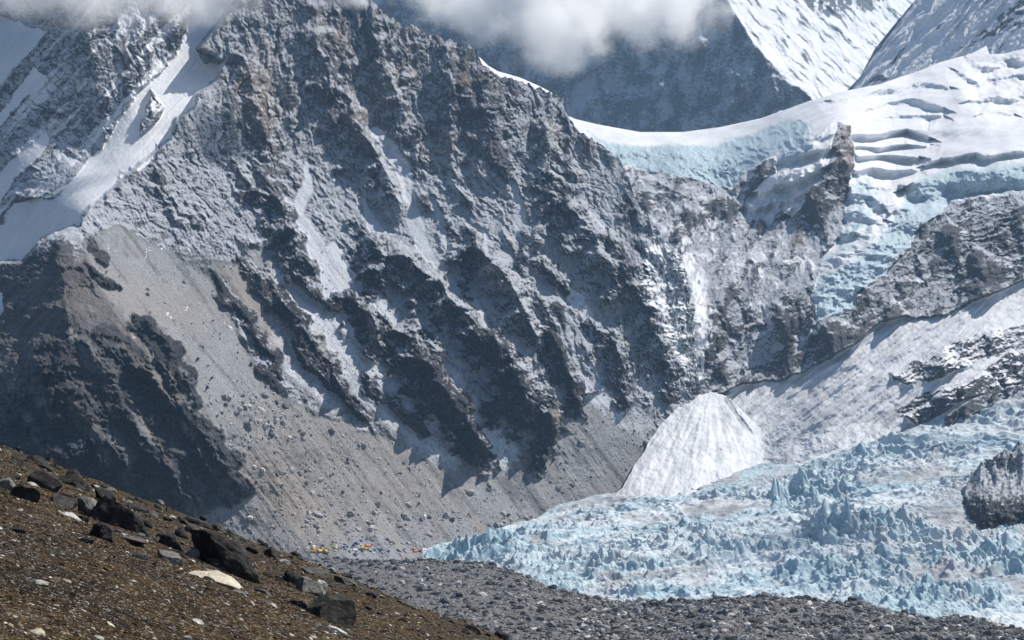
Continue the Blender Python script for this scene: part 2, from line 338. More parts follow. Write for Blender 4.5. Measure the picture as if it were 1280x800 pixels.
    sf = [([(250, -20), (300, -20), (297, 0), (277, 20), (246, 64), (256, 79), (280, 78), (270, 98), (246, 118), (241, 135), (219, 152), (213, 174), (197, 182), (194, 199), (169, 216), (150, 212), (128, 246), (103, 264), (98, 282), (68, 290), (45, 302), (30, 325), (-60, 330), (-60, 300), (0, 278), (20, 252), (67, 250), (91, 226), (118, 199), (140, 165), (148, 150), (175, 115), (202, 91), (216, 67), (233, 37), (240, 10)], 3),
          ([(-40, 30), (0, 20), (57, 40), (40, 62), (0, 104), (-40, 130)], 4), ([(44, 81), (61, 101), (30, 125), (0, 160), (-40, 190), (-40, 170), (0, 140)], 4),
          ([(57, 165), (61, 186), (20, 223), (0, 256), (-40, 290), (-40, 250), (0, 219), (27, 189)], 4), ([(-30, 300), (8, 372), (0, 392), (-30, 410)], 5),
          ([(60, 245), (30, 262), (110, 225), (140, 190), (160, 160), (150, 165), (110, 200)], 4)]
    sfm = Z.copy()
    for p, s_ in sf: sfm = np.maximum(sfm, poly(U + .45 * wx, V + .45 * wy, p, s_ + 4))
    sfm *= 1 - poly(Us, Vs, [(190, 112), (206, 135), (198, 152), (174, 170), (179, 140)], 2)
    for q in [(148, 240), (135, 246), (126, 252), (164, 210), (137, 241)]: sfm *= 1 - stroke(Us, Vs, [q, (q[0] + 4, q[1] + 3)], 3)
    band = fbm((U + V * .9) / 26, (V - U * .9) / 230, 4, 51) + .5 * fbm((U + V * .85) / 8, (V - U * .9) / 90, 3, 52)
    sfm = ss(.25, .75, sfm + (.55 * band + .3 * fbm(U / 5, V / 5, 3, 53)) * (1 - np.abs(2 * sfm - 1)))
    # anisotropic ridges down the fall line
    g = 0.12 * V + 0.52 * np.clip(V - 200, 0, None) * (1 - 0.65 * ss(620, 860, U)) * ss(-40, 240, U)
    g = np.where(U < 100, g - (100 - U) * 0.5, g)
    c1 = U - g + wx * 0.7
    rock = np.clip(1 - scree * 0.93, 0, 1) * (1 - .94 * sfm)
    jw = fbm(U / 12, V / 12, 4, 8) * 5; cj = c1 + jw; aj = V + fbm(U / 12, V / 12, 4, 10) * 5
    aj = np.where(aj < 190, 190 + (aj - 190) * .42, aj); cj = c1 + jw * (.45 + .55 * ss(150, 230, V)); k1 = crags(cj / 92, aj / 130, 11, ka=.8); k2 = crags(cj / 40, aj / 52, 12, ka=.9); k3 = crags(cj / 17, aj / 20, 13); k4 = crags(cj / 7.5, aj / 8.5, 14); k5 = crags(U / 3.6, V / 3.8, 15)
    n4 = fbm(U / 5.0, V / 5.0, 4, 14); n2 = fbm(c1 / 30, V / 95, 3, 12) * .5 + .5; n3 = ridged(c1 / 11, Vw / 26, 3, 13)
    amp_ = np.clip(.85 + 1.5 * fbm(U / 80, V / 80, 3, 22), .25, 1.6); k2 = k2 * amp_; k3 = k3 * np.clip(amp_ * 1.1, .3, 1.5); k4 = k4 * np.clip(.9 + 1.4 * fbm(U / 45, V / 45, 3, 23), .2, 1.7)
    frac = ss(.80, .97, ridged((U * .95 + V * .3) / 40 + fbm(U / 30, V / 30, 3, 24) * .6, (V * .95 - U * .3) / 9, 2, 25)) + ss(.80, .97, ridged((U * .5 - V * .86) / 50 + fbm(U / 30, V / 30, 3, 26) * .6, (V * .5 + U * .86) / 13, 2, 27))
    D = D + rock * np.clip(frac, 0, 1) * 6 * ss(-.3, .3, fbm(U / 50, V / 50, 3, 28))
    lowr = ss(170, 300, V); crk = ridged(c1 / 26 + fbm(U / 40, V / 40, 2, 20), V / 130, 4, 19)
    D = D - (rock * (1 + .35 * dl)) * (k1 * (54 - 10 * lowr) + k2 * (28 - 4 * rm) + k3 * 13 + k4 * 5.5 + k5 * 2.6) + rock * (1 - lowr * .7) * ss(.62, .9, crk) * 12 - fbm(U / 4, V / 4, 3, 16) * (.9 + .8 * rock)
    st = Vw * 0.95 - U * 0.15 + fbm(U / 60, V / 40, 3, 21) * 30
    D = D + rock * (np.abs(((st / 9.0) % 1.0) - 0.35) * 3 + np.abs(((st / 23.0 + .3) % 1.0) - 0.3) * 5)
    tops = np.clip(.55 * ss(.15, .6, k1) + .5 * ss(.12, .5, k2) + .3 * ss(.1, .5, k3) - .35, 0, 1)
    # warm tints
    bl = fbm(U / 60, V / 80, 4, 31)
    warm = np.maximum(warm, poly(Uw, Vw, [(60, 330), (85, 300), (150, 350), (250, 370), (270, 400), (220, 415), (150, 400), (80, 410), (30, 480), (-20, 540), (-30, 420)], 22) * .25 * (1 - dark * .8))
    warm = np.maximum(warm, poly(Uw, Vw, [(270, 335), (310, 330), (400, 400), (440, 470), (350, 440), (300, 400)], 14) * .4 * (1 - dark))
    warm = np.maximum(warm, (poly(Uw, Vw, [(330, 500), (470, 520), (600, 580), (560, 640), (400, 670), (330, 640), (300, 560)], 40) * .3 + stroke(U, V, [(330, 590), (390, 660)], 26, .9) * .35) * scree)
    warm = np.maximum(warm, ss(-.05, .35, bl) * .7 * poly(U, V, [(290, 0), (470, 0), (600, 70), (730, 170), (760, 240), (640, 260), (560, 230), (480, 160), (330, 190), (260, 190)], 30))
    warm = np.maximum(warm, .8 * stroke(Us, Vs, [(693, 510), (695, 550)], 5) * .9); warm = np.maximum(warm, .7 * stroke(Us, Vs, [(460, 402), (468, 440)], 5))
    warm = np.maximum(warm, .5 * poly(Uw, Vw, [(605, 320), (622, 335), (640, 375), (612, 370)], 8))
    # snow: slopes and ledges hold it
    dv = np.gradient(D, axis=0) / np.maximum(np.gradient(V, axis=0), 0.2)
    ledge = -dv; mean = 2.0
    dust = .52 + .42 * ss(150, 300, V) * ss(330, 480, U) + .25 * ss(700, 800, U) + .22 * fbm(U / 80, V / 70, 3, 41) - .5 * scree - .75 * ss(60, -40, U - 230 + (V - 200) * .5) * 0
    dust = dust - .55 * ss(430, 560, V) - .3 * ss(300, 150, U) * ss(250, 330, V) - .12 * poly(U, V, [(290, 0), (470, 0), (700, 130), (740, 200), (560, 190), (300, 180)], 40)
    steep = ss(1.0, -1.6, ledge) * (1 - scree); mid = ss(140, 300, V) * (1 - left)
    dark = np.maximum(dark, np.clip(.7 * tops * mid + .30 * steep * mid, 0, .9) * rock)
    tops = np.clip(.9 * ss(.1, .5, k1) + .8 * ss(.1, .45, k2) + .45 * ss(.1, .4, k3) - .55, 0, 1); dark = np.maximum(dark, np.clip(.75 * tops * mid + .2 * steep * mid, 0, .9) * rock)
    fine = fbm(U / 2.6, V / 2.6, 3, 42) * .45 + fbm(c1 / 3.2, V / 11, 3, 48) * .5 + fbm(Uw / 12, Vw / 12, 4, 49) * .45
    frost = np.clip(.22 + .10 * mid + ss(.6, 4.5, ledge) * .42 + dust * .52 - .5 * tops - dark * .62 + fine, 0, .95)
    frost = frost * (1 - .75 * scree)
    chs = ch * (.62 + .30 * ss(480, 330, V)) * ss(330, 420, U + 40)
    frost = np.maximum(frost, np.clip(chs + fbm(U / 14, V / 30, 3, 43) * .3 * ch, 0, .8))
    snow = np.clip(ss(2.2, 7, ledge) * .5 - .1 + .3 * fbm(U / 30, V / 30, 3, 45) - dark * .3 - scree, 0, .7) * ss(140, 260, V) * ss(620, 420, V)
    frost = np.maximum(frost, dl * .8 * np.clip(.12 + fbm(U / 2.4, V / 2.4, 3, 46) * 1.3 - .05 + .5 * fbm(U / 30, V / 30, 3, 47), 0, .6))
    flank = poly(Uw, Vw, [(84, 308), (84, 408), (60, 436), (36, 470), (0, 530), (-60, 600), (-300, 600), (-300, 345), (20, 345), (50, 318)], 8) * (1 - dl)
    fs = ss(-.25, .3, fbm((U + V * .85) / 11, (V - U) / 70, 4, 96) + .4 * fbm(U / 6, V / 6, 3, 97))
    frost = frost * (1 - .85 * flank) * (1 - .75 * ss(290, 350, V) * ss(330, 230, U)); warm = np.maximum(warm, .28 * flank * fs); dark = np.where(flank > .3, np.maximum(dark * .6, .65 * (1 - fs)), dark)
    # big snow couloir and the streaks of the shaded left wall
    band = fbm((U + V * .9) / 26, (V - U * .9) / 230, 4, 51) + .5 * fbm((U + V * .85) / 8, (V - U * .9) / 90, 3, 52)
    snow = np.where(left > .5, np.clip(.30 + band * .8 + ss(1.0, 5, ledge) * .15, 0, .85), snow)
    snow = np.maximum(snow * (1 - sfm), sfm * (.92 + .1 * band)); rough = sfm
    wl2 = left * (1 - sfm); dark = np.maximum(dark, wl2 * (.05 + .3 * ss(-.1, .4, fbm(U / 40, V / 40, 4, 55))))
    D = D - sfm * fbm((U + V * .9) / 9, (V - U * .9) / 120, 3, 57) * 3
    for q, w in [((177, 315), 1.5), ((203, 312), 2.6), ((180, 318), 1.8), ((236, 309), 2.5), ((132, 307), 1.2), ((145, 311), 1.3), ((209, 393), 2.3), ((232, 387), 1.8), ((283, 404), 2.6), ((290, 411), 1.8), ((275, 400), 1.6)]:
        snow = np.maximum(snow, .8 * ss(-.3, .2, fbm(U / 2.5, V / 2.5, 2, 77)) * stroke(U + 1.2 * wy, V + .6 * wx, [(q[0], q[1] - 3), (q[0] + 1, q[1] + 2)], w * .7))
    # white streaks on the right-hand shoulder by the ice gully
    sh = poly(Uw, Vw, [(815, 275), (862, 330), (890, 480), (850, 480), (840, 420), (800, 360), (812, 310)], 10)
    snow = np.maximum(snow, sh * np.clip(.45 + ss(1, 5, ledge) * .45 + fbm(U / 4, V / 6, 3, 61) * .5, 0, 1))
    dark = np.maximum(dark, .5 * scree * ss(.02, .45, fbm((U - .75 * V) / 16, V / 110, 4, 74) + .35 * fbm(U / 7, V / 7, 3, 75))); warm = np.maximum(warm, .3 * scree * ss(.05, .5, fbm((U - .7 * V) / 30, V / 160, 3, 76)) * ss(380, 520, V))
    # scree texture: boulders and grooves
    gr = fbm((U - .75 * V) / 9, V / 120, 3, 71); D = D - scree * (gr * 3.0 + fbm(U / 40, V / 40, 3, 73) * 8 + np.clip(fbm(U / 4, V / 4, 2, 72), .15, 1) * 2.5)
    P = pos(U, V, D)
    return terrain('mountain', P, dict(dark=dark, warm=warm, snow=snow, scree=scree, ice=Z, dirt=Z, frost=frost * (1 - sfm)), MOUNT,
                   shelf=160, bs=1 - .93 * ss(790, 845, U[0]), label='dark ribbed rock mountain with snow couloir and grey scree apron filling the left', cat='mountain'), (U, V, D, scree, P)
mountain_o, MG = build_mountain()

# ------------------------------------------------------------------ the glaciated wall on the right
def build_wall():
    u = cols(640, 1720, 1.0)
    top = lin([(640, 150), (700, 141), (720, 149), (745, 155), (766, 159), (800, 165), (854, 165), (900, 159), (951, 148), (985, 136), (1012, 126), (1059, 113), (1100, 105), (1120, 98), (1150, 88), (1174, 78), (1214, 67), (1233, 57), (1237, 68), (1255, 67), (1280, 61), (1400, 20), (1720, -120)])
    bot = lin([(640, 600), (880, 600), (960, 610), (1100, 580), (1150, 560), (1210, 520), (1290, 480), (1720, 420)])
    U, V = grid(u, top, bot, 560); R, C = U.shape
    D = tps([(640, 150, 5350), (720, 149, 5300), (850, 165, 5450), (950, 149, 5400), (1012, 126, 5350), (1120, 98, 5600), (1233, 57, 5900), (1280, 61, 5800), (1720, -100, 6200), (1720, 300, 4900), (1720, 430, 4400),
             (800, 212, 5080), (890, 235, 4980), (968, 196, 4930), (850, 185, 5180), (640, 400, 4600), (640, 590, 4200), (760, 560, 4150),
             (1046, 155, 4960), (1060, 265, 4640), (1000, 272, 4700), (930, 272, 4800), (850, 290, 4760), (870, 470, 4060), (869, 400, 4190), (930, 465, 4120), (1020, 400, 4160), (1020, 432, 4110), (1080, 300, 4460),
             (1170, 262, 4590), (1280, 242, 4560), (1170, 206, 4880), (1279, 190, 4850), (1100, 200, 4930), (1100, 150, 5150), (1200, 120, 5350), (1279, 140, 5250), (1210, 165, 5080),
             (1150, 330, 4390), (1279, 340, 4290), (1100, 404, 4140), (978, 475, 4060), (940, 530, 3930), (1050, 530, 3800), (1279, 400, 4120), (1140, 455, 3960), (1279, 445, 3970), (1147, 540, 3750), (860, 530, 4010), (1000, 590, 3730), (1290, 485, 3900), (1200, 500, 3780), (880, 600, 3950)])(U, V)
    wx = fbm(U / 30, V / 30, 5, 101) * 12 + fbm(U / 8, V / 8, 3, 102) * 3; wy = fbm(U / 30, V / 30, 5, 103) * 11 + fbm(U / 8, V / 8, 3, 104) * 3
    Uw, Vw = U + wx, V + wy; Us, Vs = U + .4 * wx, V + .4 * wy
    Z = np.zeros_like(U)
    # upper snow and ice
    upper = poly(U + .62 * wx, V + .62 * wy, [(640, 100), (1240, 40), (1740, -200), (1740, 250), (1279, 238), (1191, 250), (1174, 266), (1147, 293), (1120, 330), (1073, 364), (1069, 383), (1039, 399), (1022, 400), (1015, 366), (1019, 352), (1025, 326), (1049, 296), (1056, 266), (1064, 205), (1064, 156), (1046, 151),
                          (1042, 192), (1032, 216), (1008, 242), (990, 272), (977, 262), (963, 284), (950, 268), (936, 280), (924, 264), (940, 240), (952, 228), (971, 214), (968, 195), (928, 217), (914, 234), (890, 234), (854, 219), (806, 213), (783, 206), (640, 190)], 2.0)
    cone2 = poly(Us, Vs, [(1279, 352), (1174, 397), (1130, 397), (1100, 404), (1069, 431), (1012, 462), (978, 475), (930, 480), (890, 500), (870, 560), (880, 620), (1110, 620), (1150, 545), (1210, 500), (1300, 470), (1740, 440), (1740, 300)], 2.5)
    # rocks
    gul = Z.copy()
    for p, w in [([(800, 262, .6), (830, 285, .8), (852, 320, 1), (866, 355, 1.2), (874, 400, 1.1), (870, 440, 1), (866, 466, .8)], 10), ([(852, 300, .6), (900, 285, 1), (885, 330, 1), (880, 370, 1)], 9),
                 ([(950, 300, .6), (935, 320, 1), (900, 350, .8)], 6), ([(985, 300, .6), (962, 325, 1), (950, 345, .8)], 7), ([(950, 380, .8), (962, 395, 1), (952, 415, 1)], 9), ([(1012, 310, .5), (1000, 330, 1)], 8),
                 ([(1030, 405, 1), (1000, 425, .8)], 5), ([(835, 250, .8), (850, 262, 1), (880, 258, .8)], 5)]:
        gul = np.maximum(gul, stroke(U + .8 * wx, V + .8 * wy, p, w * 1.15, .7))
    rel = Z.copy(); dark = Z.copy(); rockn = np.clip(1 - np.maximum(upper, cone2), 0, 1)
    for p, a, b_, h, dk in [([(925, 285, .6), (915, 305, 1), (905, 340, 1), (900, 375, .8), (915, 410, .5)], 26, 34, 44, .55), ([(998, 292, .5), (990, 310, 1), (975, 328, 1)], 24, 22, 34, .3), ([(1000, 345, .5), (985, 365, 1), (965, 385, .8)], 18, 40, 34, .55),
                            ([(892, 390, .6), (888, 412, 1), (880, 440, .8)], 18, 26, 34, .6), ([(1056, 150, .8), (1056, 205, 1.2), (1046, 240, 1.1), (1010, 275, 1), (1000, 300, .8)], 26, 12, 12, .6), ([(815, 225, .5), (870, 250, 1), (885, 285, .8)], 40, 14, 26, .35),
                            ([(905, 265, .5), (880, 300, .8)], 30, 20, 24, .3), ([(930, 300, .5), (945, 330, .9), (935, 370, .8), (940, 400, .6)], 20, 20, 34, .5)]:
        o, k, l = rib(Us, Vs, p, a, b_, h); o = o * rockn; rel = np.maximum(rel, o); dark = np.maximum(dark, ss(.1, .3, k) * dk * rockn)
    D = D - rel
    rk2 = poly(Uw, Vw, [(1108, 468), (1140, 455), (1200, 428), (1262, 408), (1300, 402), (1300, 432), (1240, 446), (1180, 470), (1140, 480)], 4)
    rk3 = poly(Us, Vs, [(1120, 512), (1160, 490), (1210, 478), (1279, 428), (1320, 415), (1320, 470), (1208, 498), (1147, 535)], 4)
    rk4 = poly(Uw, Vw, [(925, 492), (980, 470), (985, 500), (960, 545), (930, 540)], 7) * .3
    rk = np.maximum(np.maximum(rk2, rk3), rk4)
    band = poly(Us, Vs, [(884, 468), (934, 462), (1009, 431), (1039, 404), (1075, 375), (1120, 360), (1200, 350), (1279, 318), (1279, 352), (1174, 397), (1130, 397), (1100, 404), (1069, 431), (1012, 462), (978, 475), (930, 490), (900, 492)], 3)
    dark = np.maximum(dark, .5 * band * rockn); dark = np.maximum(dark, .45 * poly(Uw, Vw, [(1090, 300), (1150, 285), (1279, 262), (1400, 250), (1400, 330), (1200, 350), (1110, 370)], 12) * rockn)
    dark = np.maximum(dark, rk * .6)
    rock = np.maximum(rockn, rk)
    c1 = U + V * .55; c2 = V + U * .42
    ca = U + fbm(U / 12, V / 12, 4, 108) * 5 + V * .1; aa = V + fbm(U / 12, V / 12, 4, 109) * 5
    k1 = crags((ca - .3 * aa) / 50, aa / 84, 111, ka=.8); k2 = crags((ca + .3 * aa) / 22, aa / 36, 112); k3 = crags(ca / 12, aa / 13, 113); k4 = crags(U / 5.5, V / 5.8, 114)
    strata = ridged(U / 60, (V + U * .32 + wy) / 9, 3, 115); rgt = ss(1040, 1100, U)
    D = D - rock * (k1 * 58 + k2 * 30 + k3 * 11 + k4 * 4 + (strata - .5) * 6 * rgt) - fbm(U / 4, V / 4, 3, 116) * (.5 + 1.2 * rock)
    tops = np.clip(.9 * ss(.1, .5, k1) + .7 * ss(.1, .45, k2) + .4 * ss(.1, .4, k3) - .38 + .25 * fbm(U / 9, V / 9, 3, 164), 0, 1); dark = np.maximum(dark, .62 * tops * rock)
    cl = [(850, 500), (904, 492), (930, 482), (978, 475), (1012, 462), (1069, 431), (1100, 404), (1130, 397), (1174, 397), (1279, 352), (1500, 270)]
    dd, sg, _ = sdist(Us, Vs, cl, 60); D = D - np.where(sg < 0, 1, 0) * 26 * np.exp(-dd / 13) * rockn
    # crevassed steps of the hanging glacier: wall below each lip, bench in front of it
    def step(pts, w, amp, back=13):
        d, s, a = sdist(U + .25 * wx, V + .25 * wy, pts, 70)
        below = np.where(s < 0, 1, -1) * d        # lines run left to right: s<0 is above
        t = -below if False else np.where(s > 0, d, -d)
        prof = np.where(t < 0, 0, np.where(t < w * a, ss(0, 1, t / (w * a)), np.clip(1 - (t - w * a) / back, 0, 1)))
        return amp * a * prof
    ic = Z.copy(); stp = Z.copy()
    for p, w, amp in [([(1040, 125, .4), (1070, 116, .8), (1120, 107, 1), (1150, 101, .8), (1185, 108, .5)], 8, 46), ([(1090, 134, .3), (1110, 122, .9), (1140, 118, 1), (1165, 126, .9), (1180, 134, .4)], 10, 60), ([(1115, 146, .2), (1150, 137, .8), (1165, 136, 1), (1176, 142, .5)], 11, 60), ([(1075, 152, .2), (1090, 146, .6), (1105, 150, .3)], 5, 20),
                      ([(1063, 168, .8), (1085, 167, 1), (1110, 163, 1), (1135, 160, 1), (1160, 171, .6)], 6, 60), ([(1068, 180, .8), (1085, 178, 1), (1100, 182, 1), (1130, 177, 1), (1158, 180, .6)], 6, 52), ([(1074, 191, .8), (1100, 187, 1), (1125, 188, 1), (1145, 194, .6)], 9, 66), ([(1070, 210, .6), (1090, 204, 1), (1115, 208, 1), (1145, 208, .5)], 12, 70),
                      ([(1152, 207, .5), (1175, 197, 1), (1200, 193, 1), (1221, 190, 1), (1232, 195, 1), (1279, 187, 1), (1400, 180, 1)], 6, 60), ([(1150, 225, .6), (1180, 211, 1), (1230, 209, 1), (1279, 203, 1), (1500, 190, 1)], 34, 130),
                      ([(1140, 240, .4), (1165, 222, 1), (1185, 221, .6)], 8, 30), ([(1120, 262, .5), (1150, 240, 1), (1185, 230, .8)], 10, 40), ([(1085, 222, .6), (1110, 228, .8)], 14, 40), ([(1062, 240, .7), (1090, 235, 1), (1100, 250, .8)], 14, 46), ([(1056, 262, .8), (1075, 258, 1), (1095, 268, .7)], 14, 46), ([(1052, 290, .8), (1070, 285, .8)], 12, 36),
                      ([(968, 200, .6), (1000, 190, 1), (1036, 184, .8)], 9, 44), ([(950, 238, .7), (985, 226, 1), (1022, 212, .8)], 9, 44), ([(934, 258, .8), (965, 250, 1), (1002, 240, .7)], 8, 36), ([(1200, 90, .4), (1225, 100, 1), (1240, 90, .8), (1290, 92, .8)], 10, 46), ([(1215, 124, .5), (1237, 116, 1), (1260, 122, .8), (1300, 112, .8)], 9, 40), ([(1230, 140, .6), (1245, 133, 1), (1262, 140, .7)], 8, 32), ([(1208, 70, .4), (1225, 80, 1), (1260, 76, .7), (1300, 76, .7)], 8, 34)]:
        q = step(p, w * 1.5, amp * 1.15); stp = np.maximum(stp, q)
    D = D + stp * upper * 1.05
    # ice cliffs
    ic = np.maximum(ic, poly(Us, Vs, [(735, 162), (759, 179), (800, 184), (850, 180), (890, 184), (951, 164), (1000, 147), (1010, 160), (990, 178), (968, 196), (928, 217), (914, 236), (890, 236), (854, 221), (806, 215), (775, 208)], 3) * .85)
    ic = np.maximum(ic, .75 * poly(Us, Vs, [(1150, 226), (1180, 212), (1230, 210), (1290, 204), (1400, 195), (1400, 240), (1279, 240), (1191, 252), (1174, 268), (1147, 295), (1120, 332), (1073, 366), (1069, 385), (1039, 401), (1020, 402), (1013, 366), (1022, 350), (1060, 330), (1085, 312), (1110, 285), (1130, 250)], 4))
    ic = np.maximum(ic, .8 * poly(Us, Vs, [(1062, 215), (1090, 225), (1105, 260), (1085, 300), (1050, 326), (1030, 330), (1050, 296), (1056, 262)], 4) * ss(-.25, .25, fbm(U / 9, V / 9, 3, 121)))
    ic = np.maximum(ic, .65 * poly(Us, Vs, [(998, 160), (1015, 150), (1012, 185), (990, 205), (975, 215), (972, 190)], 4)); ic = np.maximum(ic, .5 * poly(Us, Vs, [(932, 262), (975, 235), (990, 240), (965, 280), (925, 275)], 4))
    lit = stroke(U, V, [(1108, 262, 1), (1084, 305, 1), (1062, 326, .8)], 9); ic *= 1 - .85 * lit
    D = D - upper * (fbm(U / 14, V / 9, 4, 131) * 9 * (.3 + ic) + ic * (ridged(Uw / 14, Vw / 14, 4, 132) - .5) * 13) - upper * ridged((U + V * 2.2) / 16, (V * .5 - U) / 160, 3, 133) * 5 - upper * fbm(U / 60, V / 26, 2, 134) * (16 + 22 * ss(1020, 1100, U)) - upper * poly(U, V, [(1195, 80), (1300, 60), (1300, 150), (1225, 140)], 12) * (fbm(U / 26, V / 16, 3, 135) * 50 - (U - 1200) * .9)
    ser = poly(U, V, [(1050, 205), (1085, 205), (1120, 225), (1150, 235), (1170, 250), (1120, 320), (1070, 370), (1020, 400), (1012, 360), (1050, 300)], 8); D = D - ser * upper * (crags(U / 22, V / 15, 137, kb=3.5, ka=1.6) * 26 + crags(U / 9, V / 7, 138, kb=3.5, ka=1.6) * 9)
    ser2 = poly(Us, Vs, [(985, 165), (1010, 155), (1035, 195), (1035, 225), (985, 275), (925, 278), (945, 238), (970, 215)], 8); D = D - ser2 * upper * (crags(U / 26, V / 20, 139, kb=3, ka=1.2) * 26 + crags(U / 10, V / 8, 140, kb=3, ka=1.4) * 9)
    # ice tongue and blobs stand proud of the rock
    D = D - upper * (1 - ss(0, 1, upper * 0)) * 0
    D = D + poly(U, V, [(925, 275), (1040, 150), (1045, 200), (990, 275)], 6) * (ridged((U + V) / 26, (U - V) / 60, 3, 136) - .5) * -36
    tong = poly(U, V, [(998, 160), (1040, 150), (1040, 195), (1030, 216), (985, 272), (930, 272), (950, 238), (972, 214)], 12) + poly(U, V, [(1060, 205), (1100, 215), (1180, 240), (1150, 295), (1075, 365), (1030, 400), (1016, 370), (1050, 300)], 14)
    D = D - np.clip(tong, 0, 1) * 30 * upper
    # apron: streaks running down to the left
    stk = fbm((U * .8 + V) / 5, (V - U * 1.1) / 90, 4, 141); D = D - cone2 * (1 - rk) * (stk * 5 + ridged((U * .8 + V) / 24, (V - U) / 200, 3, 142) * 14)
    cr = Z
    D = D - cone2 * (1 - rk) * (fbm(U / 30, V / 22, 3, 144) * 9 + fbm((U * .8 + V) / 4, (V - U) / 34, 4, 146) * 6 + fbm(U / 4, V / 4, 3, 147) * 2)
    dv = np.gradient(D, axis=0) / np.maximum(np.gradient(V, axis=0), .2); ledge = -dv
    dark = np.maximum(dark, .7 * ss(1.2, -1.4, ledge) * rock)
    fine = fbm(U / 2.6, V / 2.6, 3, 159) * .45 + fbm((U - V) / 3.5, (U + V) / 12, 3, 160) * .45 + fbm(Uw / 12, Vw / 12, 4, 161) * .5
    frost = np.clip(.20 - .85 * tops + .45 * fine + ss(.6, 4.2, ledge) * .62 + .22 * fbm(U / 40, V / 40, 3, 151) + fbm(U / 3.2, V / 3.2, 3, 152) * .18 - dark * .25 + .3 * poly(Uw, Vw, [(950, 400), (1010, 430), (940, 462), (885, 470), (890, 440)], 10), 0, .9)
    snow = np.clip(ss(2.0, 6.5, ledge) * .6 - .08 + .35 * fbm(U / 26, V / 26, 3, 158) - dark * .2, 0, .8)
    gn_ = gul * ss(-.35, .25, fbm(Uw / 14, Vw / 18, 4, 162) + .5 * fbm(U / 3.5, V / 5, 3, 153)); frost = np.maximum(frost, .95 * gn_); snow = np.maximum(snow, .55 * gn_)
    mg = stroke(U + .7 * wx, V + .5 * wy, [(856, 318, .3), (866, 350, .7), (876, 378, 1.2), (878, 405, 1.25), (873, 435, 1), (868, 470, .8)], 12, .6) * ss(-.55, .1, fbm(U / 4, V / 7, 4, 163)); snow = np.maximum(snow, mg * .95)
    snow = np.maximum(snow, upper); ap = cone2 * (1 - rk); snow = np.maximum(snow * (1 - cr), ap * (.9 + .35 * fbm((U * .8 + V) / 4, (V - U) / 50, 4, 154)) * (1 - cr))
    snow = np.where(rk > .5, np.clip(.18 + ss(1, 6, ledge) * .5 + fbm(U / 5, V / 3, 3, 155) * .3, 0, .8), snow)
    dirt = np.clip(ap * (.22 + .9 * fbm((U * .8 + V) / 7, (V - U) / 80, 5, 156) + .3 * ss(470, 540, V)), 0, .85) * (1 - .5 * ss(1100, 1250, U))
    ic = ic * (upper > .5)
    warm = .08 * ss(.0, .4, fbm(U / 30, V / 30, 3, 157)) * rockn + .7 * stroke(Us, Vs, [(1055, 165), (1056, 205)], 7) + .5 * stroke(Us, Vs, [(985, 318), (1000, 300)], 10)
    P = pos(U, V, D)
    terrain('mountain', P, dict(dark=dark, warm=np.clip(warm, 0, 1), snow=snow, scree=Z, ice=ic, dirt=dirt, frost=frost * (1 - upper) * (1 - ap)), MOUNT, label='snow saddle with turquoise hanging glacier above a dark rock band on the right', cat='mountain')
build_wall()

